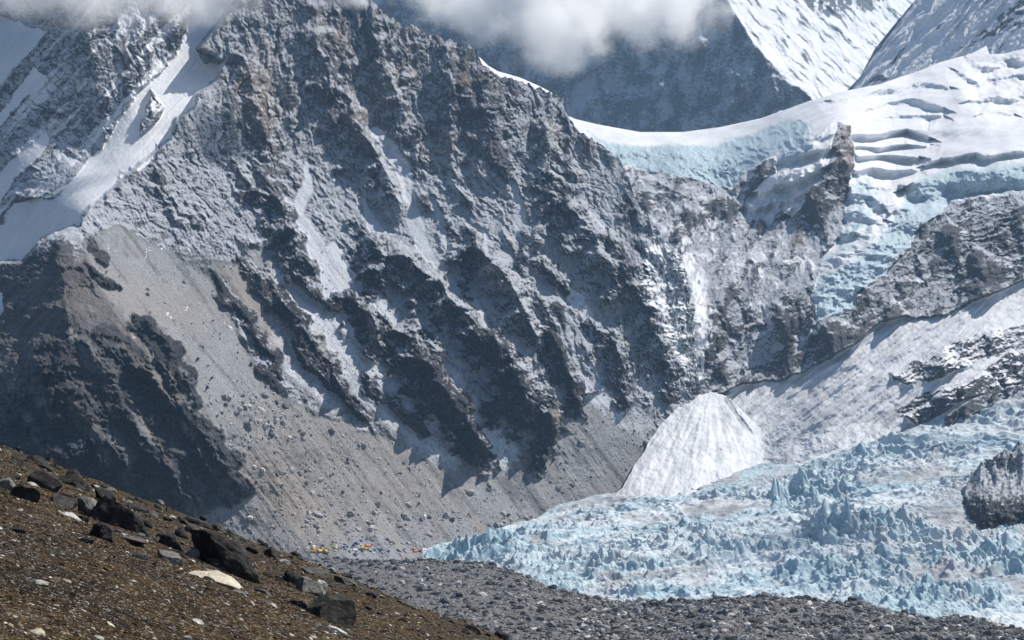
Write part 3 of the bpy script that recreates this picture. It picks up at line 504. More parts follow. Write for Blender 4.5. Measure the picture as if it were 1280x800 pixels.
# ------------------------------------------------------------------ far peaks
def build_far():
    u = cols(100, 1300, 1.25)
    top = lin([(100, -100), (430, -140), (800, -120), (880, -60), (930, -110), (1300, -160)]); bot = lin([(100, 190), (720, 190), (900, 200), (1010, 170), (1300, 160)])
    U, V = grid(u, top, bot, 260)
    ridge = np.interp(V, [-200, -60, 3, 61, 101, 121, 200], [800, 868, 911, 948, 985, 1012, 1075])
    wx = fbm(U / 30, V / 30, 5, 201) * 9; x = U - ridge - wx * .35
    D = 9300 + np.where(x < 0, -x * 2.2, x * 7.0) - (V - 100) * 4.5 * np.where(x > 0, 1.6, .9)
    c = (U - V * .95) + wx
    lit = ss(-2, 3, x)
    D = D - (1 - lit) * (crags((U + wx) / 60, (V + wx) / 60, 202) * 190 + crags((U + wx) / 22, (V + wx) / 22, 211) * 80 + crags(U / 8, V / 8, 212) * 26 + fbm(U / 6, V / 6, 4, 203) * 16) - lit * ((ridged(c / 26, (V + U) / 90, 5, 204) - .5) * 60 + fbm(c / 7, (U + V) / 70, 4, 209) * 26 + fbm(U / 5, V / 5, 4, 205) * 9)
    dv = -np.gradient(D, axis=0) / np.gradient(V, axis=0)
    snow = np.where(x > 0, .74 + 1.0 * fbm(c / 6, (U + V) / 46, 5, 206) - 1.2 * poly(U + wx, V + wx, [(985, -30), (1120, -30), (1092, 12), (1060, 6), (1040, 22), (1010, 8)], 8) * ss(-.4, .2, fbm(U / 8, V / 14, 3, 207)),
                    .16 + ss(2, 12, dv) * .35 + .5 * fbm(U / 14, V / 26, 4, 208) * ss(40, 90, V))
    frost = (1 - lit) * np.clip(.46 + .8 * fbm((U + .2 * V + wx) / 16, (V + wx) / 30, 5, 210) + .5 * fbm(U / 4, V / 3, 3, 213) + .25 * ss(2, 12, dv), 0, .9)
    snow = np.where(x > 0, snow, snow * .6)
    frost = np.maximum(frost, .9 * stroke(U + wx, V + wx, [(740, 95, .6), (724, 125, 1), (712, 160, 1.2)], 13, .8) * (1 - lit)); snow = np.clip(snow, 0, 1)
    Z = np.zeros_like(U)
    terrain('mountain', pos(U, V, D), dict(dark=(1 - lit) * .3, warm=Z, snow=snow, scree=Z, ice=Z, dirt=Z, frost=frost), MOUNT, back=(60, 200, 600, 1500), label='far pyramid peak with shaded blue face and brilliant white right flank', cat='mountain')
    # the nearer shaded snow flank at the top right
    u = cols(1040, 1800, 1.25)
    top = lin([(1040, 140), (1059, 113), (1075, 96), (1093, 62), (1112, 38), (1130, 16), (1144, 0), (1200, -70), (1300, -140), (1800, -260)]); bot = lin([(1040, 160), (1120, 125), (1240, 100), (1300, 90), (1800, 0)])
    U, V = grid(u, top, bot, 240)
    wx = fbm(U / 30, V / 30, 5, 211) * 9; c = U + V * .85 + wx
    D = 7000 - (U - 1060) * 2.2 + (110 - V) * 3.4
    D = D - (ridged(c / 22, (V - U) / 200, 4, 212) - .5) * 50 - fbm(c / 7, (V - U) / 60, 4, 213) * 12 - fbm(U / 5, V / 5, 3, 216) * 5
    rk = poly(U + wx, V + wx, [(1185, 66), (1215, 48), (1260, 10), (1300, -10), (1300, 25), (1240, 50)], 8) * ss(-.35, .2, fbm(c / 9, V / 9, 3, 214)) + stroke(U + wx * .3, V, [(1062, 112, .8), (1093, 64, .8), (1112, 40, .6), (1140, 6, .3)], 3.5) + poly(U + wx, V + wx, [(1085, 108), (1100, 93), (1112, 94), (1100, 104)], 3)
    rk = rk + ss(.22, .5, fbm(c / 9, (V - U) / 60, 4, 215)) * .9
    snow = np.clip(1 - rk * .85, 0, 1); Z = np.zeros_like(U)
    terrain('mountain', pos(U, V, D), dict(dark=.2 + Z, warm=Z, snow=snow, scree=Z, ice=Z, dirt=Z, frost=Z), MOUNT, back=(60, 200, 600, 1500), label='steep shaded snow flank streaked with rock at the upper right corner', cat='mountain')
    # thin lit snow crest peeping over the main ridge
    u = cols(585, 735, 1.0); top = lin([(585, 66), (600, 72), (610, 82), (622, 89), (650, 97), (675, 108), (690, 116), (700, 128), (712, 150), (735, 175)])
    U, V = grid(u, top, lambda q: top(q) + 60, 50); D = 5300 - (V - top(U)) * 9 + fbm(U / 10, V / 10, 3, 221) * 10; Z = np.zeros_like(U)
    terrain('mountain', pos(U, V, D), dict(dark=Z, warm=Z, snow=Z + 1, scree=Z, ice=Z, dirt=Z), MOUNT, label='thin bright snow crest just behind the dark main ridge', cat='mountain')
build_far()

# ------------------------------------------------------------------ avalanche cone
def build_cone():
    u = cols(760, 1135, .8)
    top = lin([(760, 630), (778, 608), (785, 598), (800, 571), (823, 534), (838, 518), (856, 505), (874, 495), (888, 490), (900, 492), (913, 499), (928, 514), (945, 530), (957, 545), (970, 553), (985, 554), (1000, 546), (1014, 539), (1032, 535), (1050, 531), (1080, 528), (1100, 531), (1118, 541), (1135, 556)])
    bot = lin([(760, 640), (785, 634), (850, 630), (900, 626), (951, 612), (1012, 594), (1060, 576), (1135, 560)])
    U, V = grid(u, top, bot, 190)
    V = V + (fbm(U / 14, U * 0, 4, 315) * 6) * np.linspace(1, 0, 190)[:, None] ** 2
    ax = 893 - (V - 490) * .28; rr = (U - ax) / np.maximum(12, (V - 482) * .9)
    D = 3960 - (V - 490) * 3.4 + ss(940, 1010, U) * (V - 490) * 1.1 - ss(950, 1030, U) * 125 + (1 - ss(930, 985, U)) * np.clip(np.abs(U - 878 + (V - 490) * .2) / 62, 0, 2) ** 2 * 26
    ang = rr * 9
    V0 = V; D = D - fbm((U - 885) / np.maximum(.35, (V - 470) / 90) / 13, V / 80, 4, 314) * 8 * ss(498, 530, V) * ss(950, 900, U) - fbm(U / 40, V / 40, 3, 301) * 14 - fbm((U + V * .4) / 13, V / 24, 4, 309) * 5 - fbm(U / 6, V / 5, 4, 303) * 3.2 - crags(U / 10, V / 7, 302) * 1.6
    cr = 0 * U + stroke(U + fbm(U / 8, V / 8, 3, 306) * 3, V, [(908, 500, 1), (922, 522, 1), (938, 540, 1)], 3.0)
    D = D + np.clip(cr, 0, 1) * 5; Z = np.zeros_like(U)
    edge = ss(0, 8, V - top(U) + fbm(U / 9, V / 9, 3, 307) * 5)
    dirt = np.clip(.06 + .35 * fbm((U - 885) / np.maximum(.35, (V - 470) / 90) / 9, V / 60, 4, 313) * ss(500, 540, V) * ss(950, 900, U) + .5 * fbm(U / 26 + V / 60, V / 34, 5, 305) + .3 * fbm(U / 4, V / 4, 3, 311) + cr * .5 + .35 * ss(935, 985, U) * ss(-.3, .3, fbm((U + V) / 9, V / 30, 3, 312)), 0, .75)
    terrain('snow_cone', pos(U, V, D), dict(dark=Z, warm=Z, snow=1 - .3 * np.clip(cr, 0, 1) * ss(-.2, .3, fbm(U / 7, V / 7, 3, 310)), scree=Z, ice=Z, dirt=dirt), MOUNT, back=(15, 50, 120), label='bright white avalanche snow cone at the foot of the rock gully', cat='snow cone')
build_cone()

# ------------------------------------------------------------------ icefall
ICE_TOP = lin([(500, 700), (526, 696), (560, 680), (585, 672), (621, 661), (640, 654), (658, 648), (690, 634), (705, 629), (740, 618), (780, 612), (815, 608), (850, 600), (884, 600), (951, 582), (992, 580), (1039, 567), (1100, 545), (1130, 540), (1147, 533), (1208, 497), (1279, 458), (1400, 410), (1700, 330)])
ICE_D = tps([(526, 699, 3180), (560, 678, 3280), (658, 648, 3420), (850, 600, 3640), (951, 580, 3680), (1100, 545, 3720), (1147, 533, 3740), (1208, 497, 3860), (1279, 458, 4060), (1400, 410, 4300),
             (600, 710, 2980), (700, 740, 2700), (850, 760, 2500), (1000, 760, 2480), (1279, 800, 2250), (850, 690, 2920), (1000, 680, 2940), (1150, 690, 2800), (1279, 700, 2680), (1000, 620, 3340), (1150, 610, 3260), (1279, 600, 3280), (1279, 520, 3700), (700, 690, 3060), (1500, 600, 3200), (1500, 800, 2200), (1700, 330, 4600), (1700, 800, 2150), (480, 720, 3050)])
def build_icefall():
    u = cols(528, 1700, 1.25)
    bot = lin([(490, 724), (600, 728), (700, 768), (860, 785), (1000, 778), (1080, 785), (1280, 822), (1700, 880)])
    U, V = grid(u, ICE_TOP, bot, 1150)
    D = np.maximum(ICE_D(U, V), 2150); P = pos(U, V, D); X, Y = P[..., 0], P[..., 1]
    w1 = fbm(X / 240, Y / 240, 4, 401); w2 = fbm(X / 70, Y / 70, 3, 402)
    # seracs: ridges across the flow, chopped into blocks
    a = X * .55 + Y * .83 + w1 * 140 + w2 * 26; c = X * .83 - Y * .55 + w2 * 60
    up = ss(660, 560, V) * ss(900, 1050, U)
    s1 = ridged(a / 85, c / 240, 3, 411); bandn = fbm(a / 150, c / 500, 3, 416)
    q_ = Y - .22 * X + .00055 * (X - 500) ** 2 + w1 * 60 + w2 * 14; s1 = .5 * s1 + .5 * ridged(q_ / 120, X / 520, 3, 420); bandn = fbm(q_ / 170, X / 800, 3, 416)
    xs = X + w2 * 14; ys = -Y + w1 * 60 + w2 * 14
    t1 = crags(xs / 34, ys / 60, 412, kb=2.2, ka=1.5); t2 = crags(xs / 16, ys / 29, 413, kb=2.2, ka=1.5); t3 = crags(xs / 7.5, ys / 14, 414, kb=2.2, ka=1.5); s4 = fbm(X / 6, Y / 9, 3, 414)
    s2 = np.clip(t1 * .7 + t2 * .5, 0, 1); s3 = t2; loc = .5 + .9 * ss(-.35, .45, fbm(X / 170, Y / 240, 3, 417))
    r1 = ridged(q_ / 46 + w2 * .4, X / 120 + w1, 4, 431); r2 = ridged(q_ / 19, X / 44 + w2, 3, 432)
    H = (s1 - .45) * 30 + ((r1 - .4) * 24 + (r2 - .4) * 11 + t1 * 13 * ss(-.15, .3, bandn) + t2 * 10 + t3 * 7) * loc + s4 * 1.2
    swell = fbm(X / 420, Y / 300, 3, 415)
    amp = .45 + .35 * ss(-.3, .4, swell) + .5 * stroke(U, V, [(1040, 655), (1090, 690), (1160, 705), (1240, 700)], 40, .9) + .35 * stroke(U, V, [(1010, 620), (1060, 660)], 30, .9)
    smooth = stroke(U, V, [(860, 636, .6), (900, 634, 1), (960, 628, .5)], 10) + poly(U, V, [(1130, 640), (1200, 600), (1235, 660), (1190, 680)], 18) * .6 + stroke(U, V, [(1120, 712, .7), (1180, 722, 1), (1279, 722, 1)], 9)
    edge = ss(0, 14, V - ICE_TOP(U)); amp = amp * (.35 + .65 * edge) * (1 - .6 * np.clip(smooth, 0, 1))
    P[..., 2] += H * amp + swell * 16
    hn = s2 * .5 + s1 * .3 + s3 * .2
    gz = np.gradient(P[..., 2], axis=0) / np.minimum(np.gradient(Y, axis=0), -.5); gx = np.gradient(P[..., 2], axis=1) / np.maximum(np.gradient(X, axis=1), .3); sl = np.hypot(gz, gx)
    ice = .22 + .45 * ss(.3, 1.1, sl) + .55 * ss(-.2, .3, fbm(q_ / 105, X / 700, 4, 418)) + 0 * np.clip(.72 - .9 * ss(.42, .75, hn) + .5 * fbm(X / 120, Y / 90, 4, 421), 0, 1) * (1 - .25 * up)
    dirt = np.clip(.4 * ss(.22, .5, fbm(a / 60, c / 420, 4, 419)) + smooth * .9 * ss(-.5, .3, fbm(X / 40, Y / 60, 4, 422)) + .9 * ss(.62, .30, hn) * ss(.05, .5, fbm(X / 90, Y / 150, 4, 423)) * .8, 0, 1)
    dirt = np.maximum(dirt, .9 * stroke(U, V, [(700, 634, .5), (760, 622, 1), (815, 611, 1), (860, 606, 1), (920, 596, .7)], 7) * ss(-.6, .2, fbm(U / 10, V / 6, 3, 424)))
    dirt = np.maximum(dirt, .5 * poly(U, V, [(1130, 640), (1200, 595), (1240, 660), (1200, 690)], 20)); dirt = np.maximum(dirt, .3 * ss(590, 530, V) * ss(-.2, .4, fbm(X / 60, Y / 60, 4, 425)))
    warm = .5 * stroke(U, V, [(760, 690), (800, 692), (850, 685)], 8) * ss(0, .4, fbm(X / 30, Y / 40, 3, 426)); Z = np.zeros_like(U)
    me_attr = dict(dark=Z, warm=warm, snow=1 - .0 * Z, scree=Z, ice=np.clip(ice * (1 - .9 * dirt), 0, 1), dirt=dirt, frost=Z)
    return terrain('glacier', P, me_attr, MOUNT, back=(), label='broken blue white icefall of seracs spilling into the valley', cat='glacier')
build_icefall()

# dark rock nose beside the icefall at the right edge
def build_nose():
    u = cols(1195, 1600, .8)
    top = lin([(1195, 668), (1202, 640), (1207, 610), (1214, 592), (1226, 578), (1243, 568), (1262, 562), (1280, 555), (1350, 540), (1600, 470)])
    bot = lin([(1195, 672), (1222, 676), (1255, 690), (1280, 698), (1600, 760)])
    U, V = grid(u, top, bot, 180)
    V = V + (fbm(U / 16, U * 0, 5, 507) * 16 + fbm(U / 4, U * 0, 3, 508) * 4) * np.linspace(1, 0, 180)[:, None] ** 1.5
    D = 2950 + (690 - V) * 1.2 - (U - 1200) * .6 + np.clip(1225 - U, 0, 40) * 4
    D = D - crags(U / 34, V / 40, 501) * 40 - crags(U / 14, V / 18, 502) * 18 - crags(U / 6, V / 6, 503) * 7 - fbm(U / 3, V / 3, 3, 506) * 3 - ss(628, 600, V) * (-40)
    D = D + np.clip(640 - V, 0, 60) * 2.0
    Z = np.zeros_like(U); dk = ss(610, 640, V + fbm(U / 12, V / 9, 3, 504) * 16)
    snow = np.clip(.34 * (1 - dk) + fbm(U / 4, V / 3, 3, 505) * .45 + dk * .18, 0, 1)
    terrain('mountain', pos(U, V, D), dict(dark=.45 + .5 * dk, warm=Z, snow=snow, scree=Z, ice=Z, dirt=.3 + Z, frost=np.clip(.62 - .45 * dk + .8 * fbm(U / 5, V / 4, 4, 509), 0, .95)), MOUNT, back=(10, 40, 120), label='dark rock nose rising from the icefall at the right edge', cat='mountain')
build_nose()

# ------------------------------------------------------------------ rocks as meshes
def ico(sub):
    bm = bmesh.new(); bmesh.ops.create_icosphere(bm, subdivisions=sub, radius=1.0)
    v = np.array([q.co[:] for q in bm.verts]); f = np.array([[q.index for q in p.verts] for p in bm.faces]); bm.free(); return v, f
ICO = {k: ico(k) for k in (1, 2, 3, 5)}
def rock_verts(sub, rng, cuts=14, lo=.55, hi=.95, rough=.05):
    v, f = ICO[sub]; v = v.copy()
    for i in range(cuts):
        n = rng.normal(size=3); n /= np.linalg.norm(n); r = rng.uniform(lo, hi)
        v -= np.maximum(0, v @ n - r)[:, None] * n
    if rough:
        o = rng.uniform(0, 50)
        x, y, z = v.T * 1.8 + o
        q = (fbm(x + .37 * z, y - .53 * z, 5, 7) + fbm(y + .41 * x, z - .31 * x, 5, 8) + fbm(z + .29 * y, x - .47 * y, 5, 9)) / 1.7
        v = v * (1 + rough * q * 1.6)[:, None]
    return v, f
def rotm(rng, tilt=3.14):
    return np.array(Matrix.Rotation(rng.uniform(0, 6.28), 3, 'Z') @ Matrix.Rotation(rng.uniform(-tilt, tilt), 3, 'X') @ Matrix.Rotation(rng.uniform(-tilt, tilt), 3, 'Y'))
def rubble(name, pts, sizes, mat, seed, flat=(.5, .9), tilt=.5, basis=None, sub=1, shade=None, **props):
    """many loose stones nobody could count, in one mesh"""
    rng = np.random.default_rng(seed); protos = [rock_verts(sub, rng, 9, .5, .9, .0)[0] for _ in range(24)]; f0 = ICO[sub][1]; nv = len(protos[0])
    N = len(pts); co = np.zeros((N, nv, 3), f4)
    for i in range(N):
        m = rotm(rng, tilt); sc = sizes[i] * np.array([rng.uniform(.8, 1.3), rng.uniform(.6, 1.0), rng.uniform(*flat)])
        q = (protos[rng.integers(24)] * sc) @ m.T
        if basis is not None: q = q @ basis.T
        co[i] = q + pts[i]
    fa = (f0[None] + (np.arange(N) * nv)[:, None, None]).reshape(-1, 3)
    tone = rng.uniform(0, 1, N) if shade is None else shade
    me = mesh_from(name, co, None, dict(tone=np.repeat(tone, nv)), mat, tris=fa, smooth=False)
    return link(name, me, kind='stuff', **props)
def rubble_mat(name, a, b_, c=None, rough=.9):
    m, nt, bs = newmat(name); b = NB(nt); n = b.noise(b.coord(), 1.2, 5, .6)
    col = b.mix(b.attr('tone'), a, b_)
    if c: col = b.mix(b.ramp(b.attr('tone'), .86, .95), col, c)
    col = b.mix(b.math('MULTIPLY', b.ramp(n, .4, .7), .35), col, tuple(q * .45 for q in a))
    nt.links.new(col, bs.inputs['Base Color']); bs.inputs['Roughness'].default_value = rough; bs.inputs['Specular IOR Level'].default_value = .2
    return m

# blocks on the scree apron
def build_scree():
    U, V, D, scree, P = MG; rng = np.random.default_rng(71)
    idx = np.argwhere((scree > .75) & (U > 180) & (U < 810) & (V > 330) & (V < 700)); pick = idx[rng.integers(0, len(idx), 9000)]
    u = U[pick[:, 0], pick[:, 1]]; v = V[pick[:, 0], pick[:, 1]]
    w = .25 + .9 * np.exp(-((u - 320) / 70) ** 2 - ((v - 525) / 34) ** 2) + .5 * np.exp(-((u - 390) / 60) ** 2 - ((v - 600) / 60) ** 2) + .6 * ((v > 640) & (u > 380))+ .35 * (fbm(u / 30, v / 30, 3, 73) > .15)
    keep = rng.uniform(0, 1, len(pick)) < w; pick = pick[keep]; w = w[keep]
    pts = P[pick[:, 0], pick[:, 1]]; sz = 1.0 + rng.pareto(2.6, len(pts)) * 1.1 * (.6 + w); sz = np.clip(sz * np.where(w > 1.0, 1.25, .85), .7, 9)
    rubble('scree_blocks', pts, sz, rubble_mat('scree_block_stone', (.12, .12, .124), (.66, .64, .61)), 72, label='grey blocks littering the scree apron below the mountain', category='rubble')
build_scree()

# ------------------------------------------------------------------ moraine
MOR_TOP = lin([(160, 704), (340, 692), (385, 697), (425, 698), (470, 701), (526, 699), (587, 701), (615, 707), (641, 714), (665, 724), (681, 732), (712, 741), (749, 748), (780, 753), (820, 752), (855, 751), (875, 751), (894, 748), (930, 747), (955, 745), (985, 748), (1009, 748), (1039, 755), (1069, 751), (1106, 763), (1140, 769), (1167, 774), (1190, 772), (1214, 772), (1250, 781), (1279, 790), (1400, 818), (1700, 880)])
MOR_D = tps([(160, 704, 2850), (160, 800, 1700), (340, 690, 2750), (425, 698, 2650), (526, 699, 2500), (641, 714, 2300), (749, 748, 2080), (855, 751, 2020), (955, 745, 2000), (1069, 751, 1960), (1167, 774, 1840), (1279, 790, 1760), (1700, 880, 1400),
             (420, 760, 1900), (520, 760, 1850), (640, 800, 1560), (900, 800, 1540), (1150, 800, 1600), (900, 900, 1050), (400, 900, 1100), (1300, 900, 1150), (1700, 1000, 900), (300, 800, 1600), (700, 760, 1880)])
def moraine_z(X, Y): return fbm(X / 130, Y / 130, 3, 601) * 7 + fbm(X / 34, Y / 34, 4, 602) * 4.2 + fbm(X / 9, Y / 9, 3, 603) * 1.4
def moraine_pt(u, v):
    p = pos(u, v, MOR_D(u, v)); p[..., 2] += moraine_z(p[..., 0], p[..., 1]) * ss(0, 10, v - MOR_TOP(u)) * .8; return p
def build_moraine():
    u = cols(170, 1700, 1.25); U, V = grid(u, MOR_TOP, lin([(170, 905), (1700, 1010)]), 420, 1.25)
    P = moraine_pt(U, V); R, C = U.shape
    m, nt, bs = newmat('moraine_gravel'); b = NB(nt); c = b.coord(); n = b.noise(c, .25, 7, .65); n2 = b.noise(c, 1.1, 4, .6)
    col = b.mix(b.ramp(n, .35, .65), (.055, .055, .06), (.17, .165, .165)); col = b.mix(b.math('MULTIPLY', b.ramp(n2, .5, .72), .7), col, (.24, .235, .23))
    nt.links.new(col, bs.inputs['Base Color']); bs.inputs['Roughness'].default_value = .95; b.bump(n2, .8, 1.0, bs)
    terrain('moraine', P, {}, m, back=(30, 90, 180), drop=.6)
    rng = np.random.default_rng(61); N = 27000
    uu = rng.uniform(250, 1330, N); f = rng.uniform(0, 1, N) ** 1.35; vv = MOR_TOP(uu) + f * (815 - MOR_TOP(uu)); keep = vv < 630 + .385 * uu; uu, vv = uu[keep], vv[keep]
    pts = moraine_pt(uu, vv); sz = np.clip(.9 + rng.pareto(2.2, len(uu)) * .9, .7, 6.0)
    mat = rubble_mat('moraine_stone', (.025, .025, .028), (.30, .295, .285), (.6, .58, .56))
    rubble('moraine_rubble', pts, sz, mat, 62, label='dark grey stones covering the moraine ridge', category='rubble')
    # the largest blocks are things
    spots = [(692, 735, 9), (748, 750, 7), (800, 753, 13), (815, 756, 10), (852, 752, 12), (895, 748, 9), (930, 751, 12), (957, 746, 14), (1008, 746, 8), (1020, 752, 10), (1039, 757, 8), (1066, 751, 12), (1072, 757, 10), (1021, 782, 16), (1128, 772, 9), (1180, 788, 12), (526, 701, 10), (545, 703, 8), (430, 702, 10), (470, 703, 9), (500, 706, 8),
             (527, 741, 12), (556, 752, 16), (590, 762, 14), (622, 748, 10), (670, 770, 10), (735, 776, 12), (840, 780, 12), (900, 770, 11), (955, 776, 10), (1080, 785, 10), (1230, 790, 9), (590, 722, 9), (640, 735, 10), (700, 755, 9), (770, 768, 10), (860, 765, 8), (640, 718, 9), (570, 705, 8), (612, 711, 7)]
    tm, nt, bs = newmat('moraine_block'); b = NB(nt); n = b.noise(b.coord(), .5, 6, .65); cc = b.mix(b.ramp(n, .35, .7), (.03, .03, .034), (.13, .125, .125)); nt.links.new(cc, bs.inputs['Base Color']); bs.inputs['Roughness'].default_value = .9
    for i, (u_, v_, w_) in enumerate(spots):
        p = moraine_pt(np.array([float(u_)]), np.array([float(v_)]))[0]; r = w_ * p[1] / F * .55
        v, f = rock_verts(3, rng, 12, .5, .9, .08); v = v * np.array([r * rng.uniform(.9, 1.2), r * .9, r * rng.uniform(.55, .8)]); v = v @ rotm(rng, .3).T
        o = link('moraine_boulder', mesh_from('moraine_boulder', v + [0, 0, r * .25], None, None, tm, tris=f, smooth=False)); o.location = p
        crest = v_ - MOR_TOP(u_) < 6
        o['label'] = 'dark angular boulder standing on the crest of the grey moraine ridge' if crest else 'dark angular boulder among the rubble on the near flank of the grey moraine'
        o['category'] = 'boulder'; o['group'] = 'boulders along the moraine crest' if crest else 'boulders on the moraine flank'
build_moraine()

# ------------------------------------------------------------------ base camp tents
def build_camp():
    U, V, D, scree, P = MG; rng = np.random.default_rng(81); uc = U[0]
    cols_ = {'yellow': (.50, .38, .06), 'orange': (.46, .17, .06), 'blue': (.06, .10, .28), 'red': (.34, .07, .05), 'white': (.6, .6, .6), 'lime': (.36, .42, .08)}
    mats = {}
    for k, c in cols_.items():
        m, nt, bs = newmat('tent_fabric_' + k); b = NB(nt); n = b.noise(b.coord(), 1.5, 3, .5); nt.links.new(b.mix(n, tuple(q * .8 for q in c), c), bs.inputs['Base Color']); bs.inputs['Roughness'].default_value = .6; mats[k] = m
    def dome(w, l, h):
        n, k = 10, 5; v = []; f = []
        for j in range(k):
            a = j / (k - 1) * math.pi / 2
            for i in range(n):
                t = i / n * 2 * math.pi; q = math.cos(a) * (1 - .08 * math.cos(4 * t)); v.append((w * q * math.cos(t), l * q * math.sin(t), h * math.sin(a) ** .85))
        for j in range(k - 1):
            for i in range(n): f.append((j * n + i, j * n + (i + 1) % n, (j + 1) * n + (i + 1) % n, (j + 1) * n + i))
        return np.array(v), np.array(f)
    def ridge_tent(w, l, h):
        v = np.array([(-w, -l, 0), (w, -l, 0), (w, l, 0), (-w, l, 0), (-w * .9, -l, h * .45), (w * .9, -l, h * .45), (w * .9, l, h * .45), (-w * .9, l, h * .45), (-w * .02, -l * 1.02, h), (w * .02, -l * 1.02, h), (w * .02, l * 1.02, h), (-w * .02, l * 1.02, h)])
        f = np.array([(0, 1, 5, 4), (2, 3, 7, 6), (0, 4, 7, 3), (1, 2, 6, 5), (4, 5, 9, 8), (6, 7, 11, 10), (4, 8, 11, 7), (5, 6, 10, 9), (8, 9, 10, 11)]); return v, f
    spots = []
    for kind, (u0, v0, su, sv, n) in {'orange': (396, 686, 6, 2.4, 4), 'yellow': (403, 688, 10, 2, 6), 'lime': (416, 687, 8, 2, 4), 'blue': (438, 685, 16, 4, 13), 'white': (440, 684, 36, 4, 16), 'red': (457, 682, 4, 1.5, 4)}.items():
        for _ in range(n): spots.append((kind, u0 + rng.normal() * su, v0 + rng.normal() * sv))
    for _ in range(7): spots.append(('yellow', 453 + rng.normal() * 5, 685 + rng.normal() * 1.5))
    for _ in range(9): spots.append(('orange', 531 + rng.normal() * 8, 688 + rng.normal() * 2.2))
    for _ in range(5): spots.append(('red', 527 + rng.normal() * 7, 687 + rng.normal() * 2))
    for _ in range(6): spots.append(('blue', 476 + rng.normal() * 12, 689 + rng.normal() * 2.5))
    for _ in range(4): spots.append(('blue', 453 + rng.normal() * 4, 672 + rng.normal() * 1.5))
    lab = {'yellow': 'tiny yellow tent pitched in the base camp at the scree foot', 'orange': 'tiny orange tent pitched on the rubble in the base camp', 'blue': 'tiny dark blue tent pitched in the base camp', 'red': 'tiny red tent pitched on the rubble in the base camp', 'white': 'tiny white tent pitched in the base camp', 'lime': 'tiny lime green tent pitched in the base camp'}
    for kind, u_, v_ in spots:
        j = int(np.argmin(np.abs(uc - u_))); i = int(np.argmin(np.abs(V[:, j] - v_))); s = rng.uniform(.85, 1.4)
        v, f = (ridge_tent(2.0 * s, 3.2 * s, 2.6 * s) if rng.uniform() < .35 else dome(2.0 * s, 2.3 * s, 2.0 * s))
        o = link('tent', mesh_from('tent', v, f, None, mats[kind], smooth=False), label=lab[kind], category='tent', group=kind + ' tents of the base camp')
        o.location = Vector(P[i, j]) + Vector((0, -1.0, -.2)); o.rotation_euler[2] = rng.uniform(0, 3.14)
build_camp()

# ------------------------------------------------------------------ the brown hillside in front
HK, HT0, HC = 9100.0, 60.0, .933
def hill_line(u): return 558 + .385 * u
def hill_dc(u, v): return HK / (HC * (v - hill_line(u)) + HT0)
def hill_base(u, v):
    dc = hill_dc(u, v); cy = (400.0 - v) / F; return pos(u, v, dc * (CP - cy * SP))
_n = np.array([.385 * HC, HC, (377 - HT0) / F]); _n /= np.linalg.norm(_n)
HN = np.array([_n[0], _n[1] * -SP + _n[2] * CP, _n[1] * CP + _n[2] * SP]); HN /= np.linalg.norm(HN)
HX = np.cross(HN, [0, 1, 0]); HX *= np.sign(HX[0]); HX /= np.linalg.norm(HX); HY = np.cross(HN, HX)
HB = np.stack([HX, HY, HN], 1)                   # columns: along the slope, up the slope, its normal
def hill_h(p):
    a = p @ HX; b = p @ HY
    return fbm(a / 14, b / 14, 3, 701) * .55 + fbm(a / 3.2, b / 3.2, 4, 702) * .16 + fbm(a / .8, b / .8, 4, 703) * .06
def hill_pt(u, v):
    p = hill_base(u, v); return p + hill_h(p)[..., None] * HN
def build_hill():
    u = cols(-420, 1150, 1.0); t = np.concatenate([np.linspace(-32, 0, 40)[:-1], np.linspace(0, 262, 520), np.linspace(264, 600, 40)])
    U = np.broadcast_to(u[None], (len(t), len(u))).copy(); V = hill_line(U) + t[:, None]
    P = hill_pt(U, V); P[..., 2] -= (np.clip(-t, 0, None) / 20)[:, None] ** 2 * 9
    m, nt, bs = newmat('hillside_tundra'); b = NB(nt); c = b.coord()
    n1 = b.noise(c, .22, 5, .6); n2 = b.noise(c, 2.2, 7, .68); n3 = b.noise(c, 9, 4, .6); n4 = b.noise(c, 4.5, 5, .65)
    col = b.mix(b.ramp(n2, .38, .64), (.006, .0045, .003), (.040, .0265, .012)); col = b.mix(b.math('MULTIPLY', b.ramp(n1, .42, .62), b.ramp(n4, .38, .6)), col, (.068, .039, .010))
    col = b.mix(b.math('MULTIPLY', b.ramp(n3, .56, .66), b.ramp(n4, .45, .6)), col, (.30, .27, .23))
    nt.links.new(col, bs.inputs['Base Color']); bs.inputs['Roughness'].default_value = .95; bs.inputs['Specular IOR Level'].default_value = .1; b.bump(n3, .9, .06, bs)
    terrain('hillside', P, {}, m, back=(6, 15, 30, 60), drop=1.5)
build_hill()
def hill_samples(n, rng, tmin=-2, tmax=262, p=1.0):
    u = rng.uniform(-60, 700, n * 3); t = tmin + (tmax - tmin) * rng.uniform(0, 1, n * 3) ** p; v = hill_line(u) + t; k = (v < 830) & (u > -60); return u[k][:n], v[k][:n]
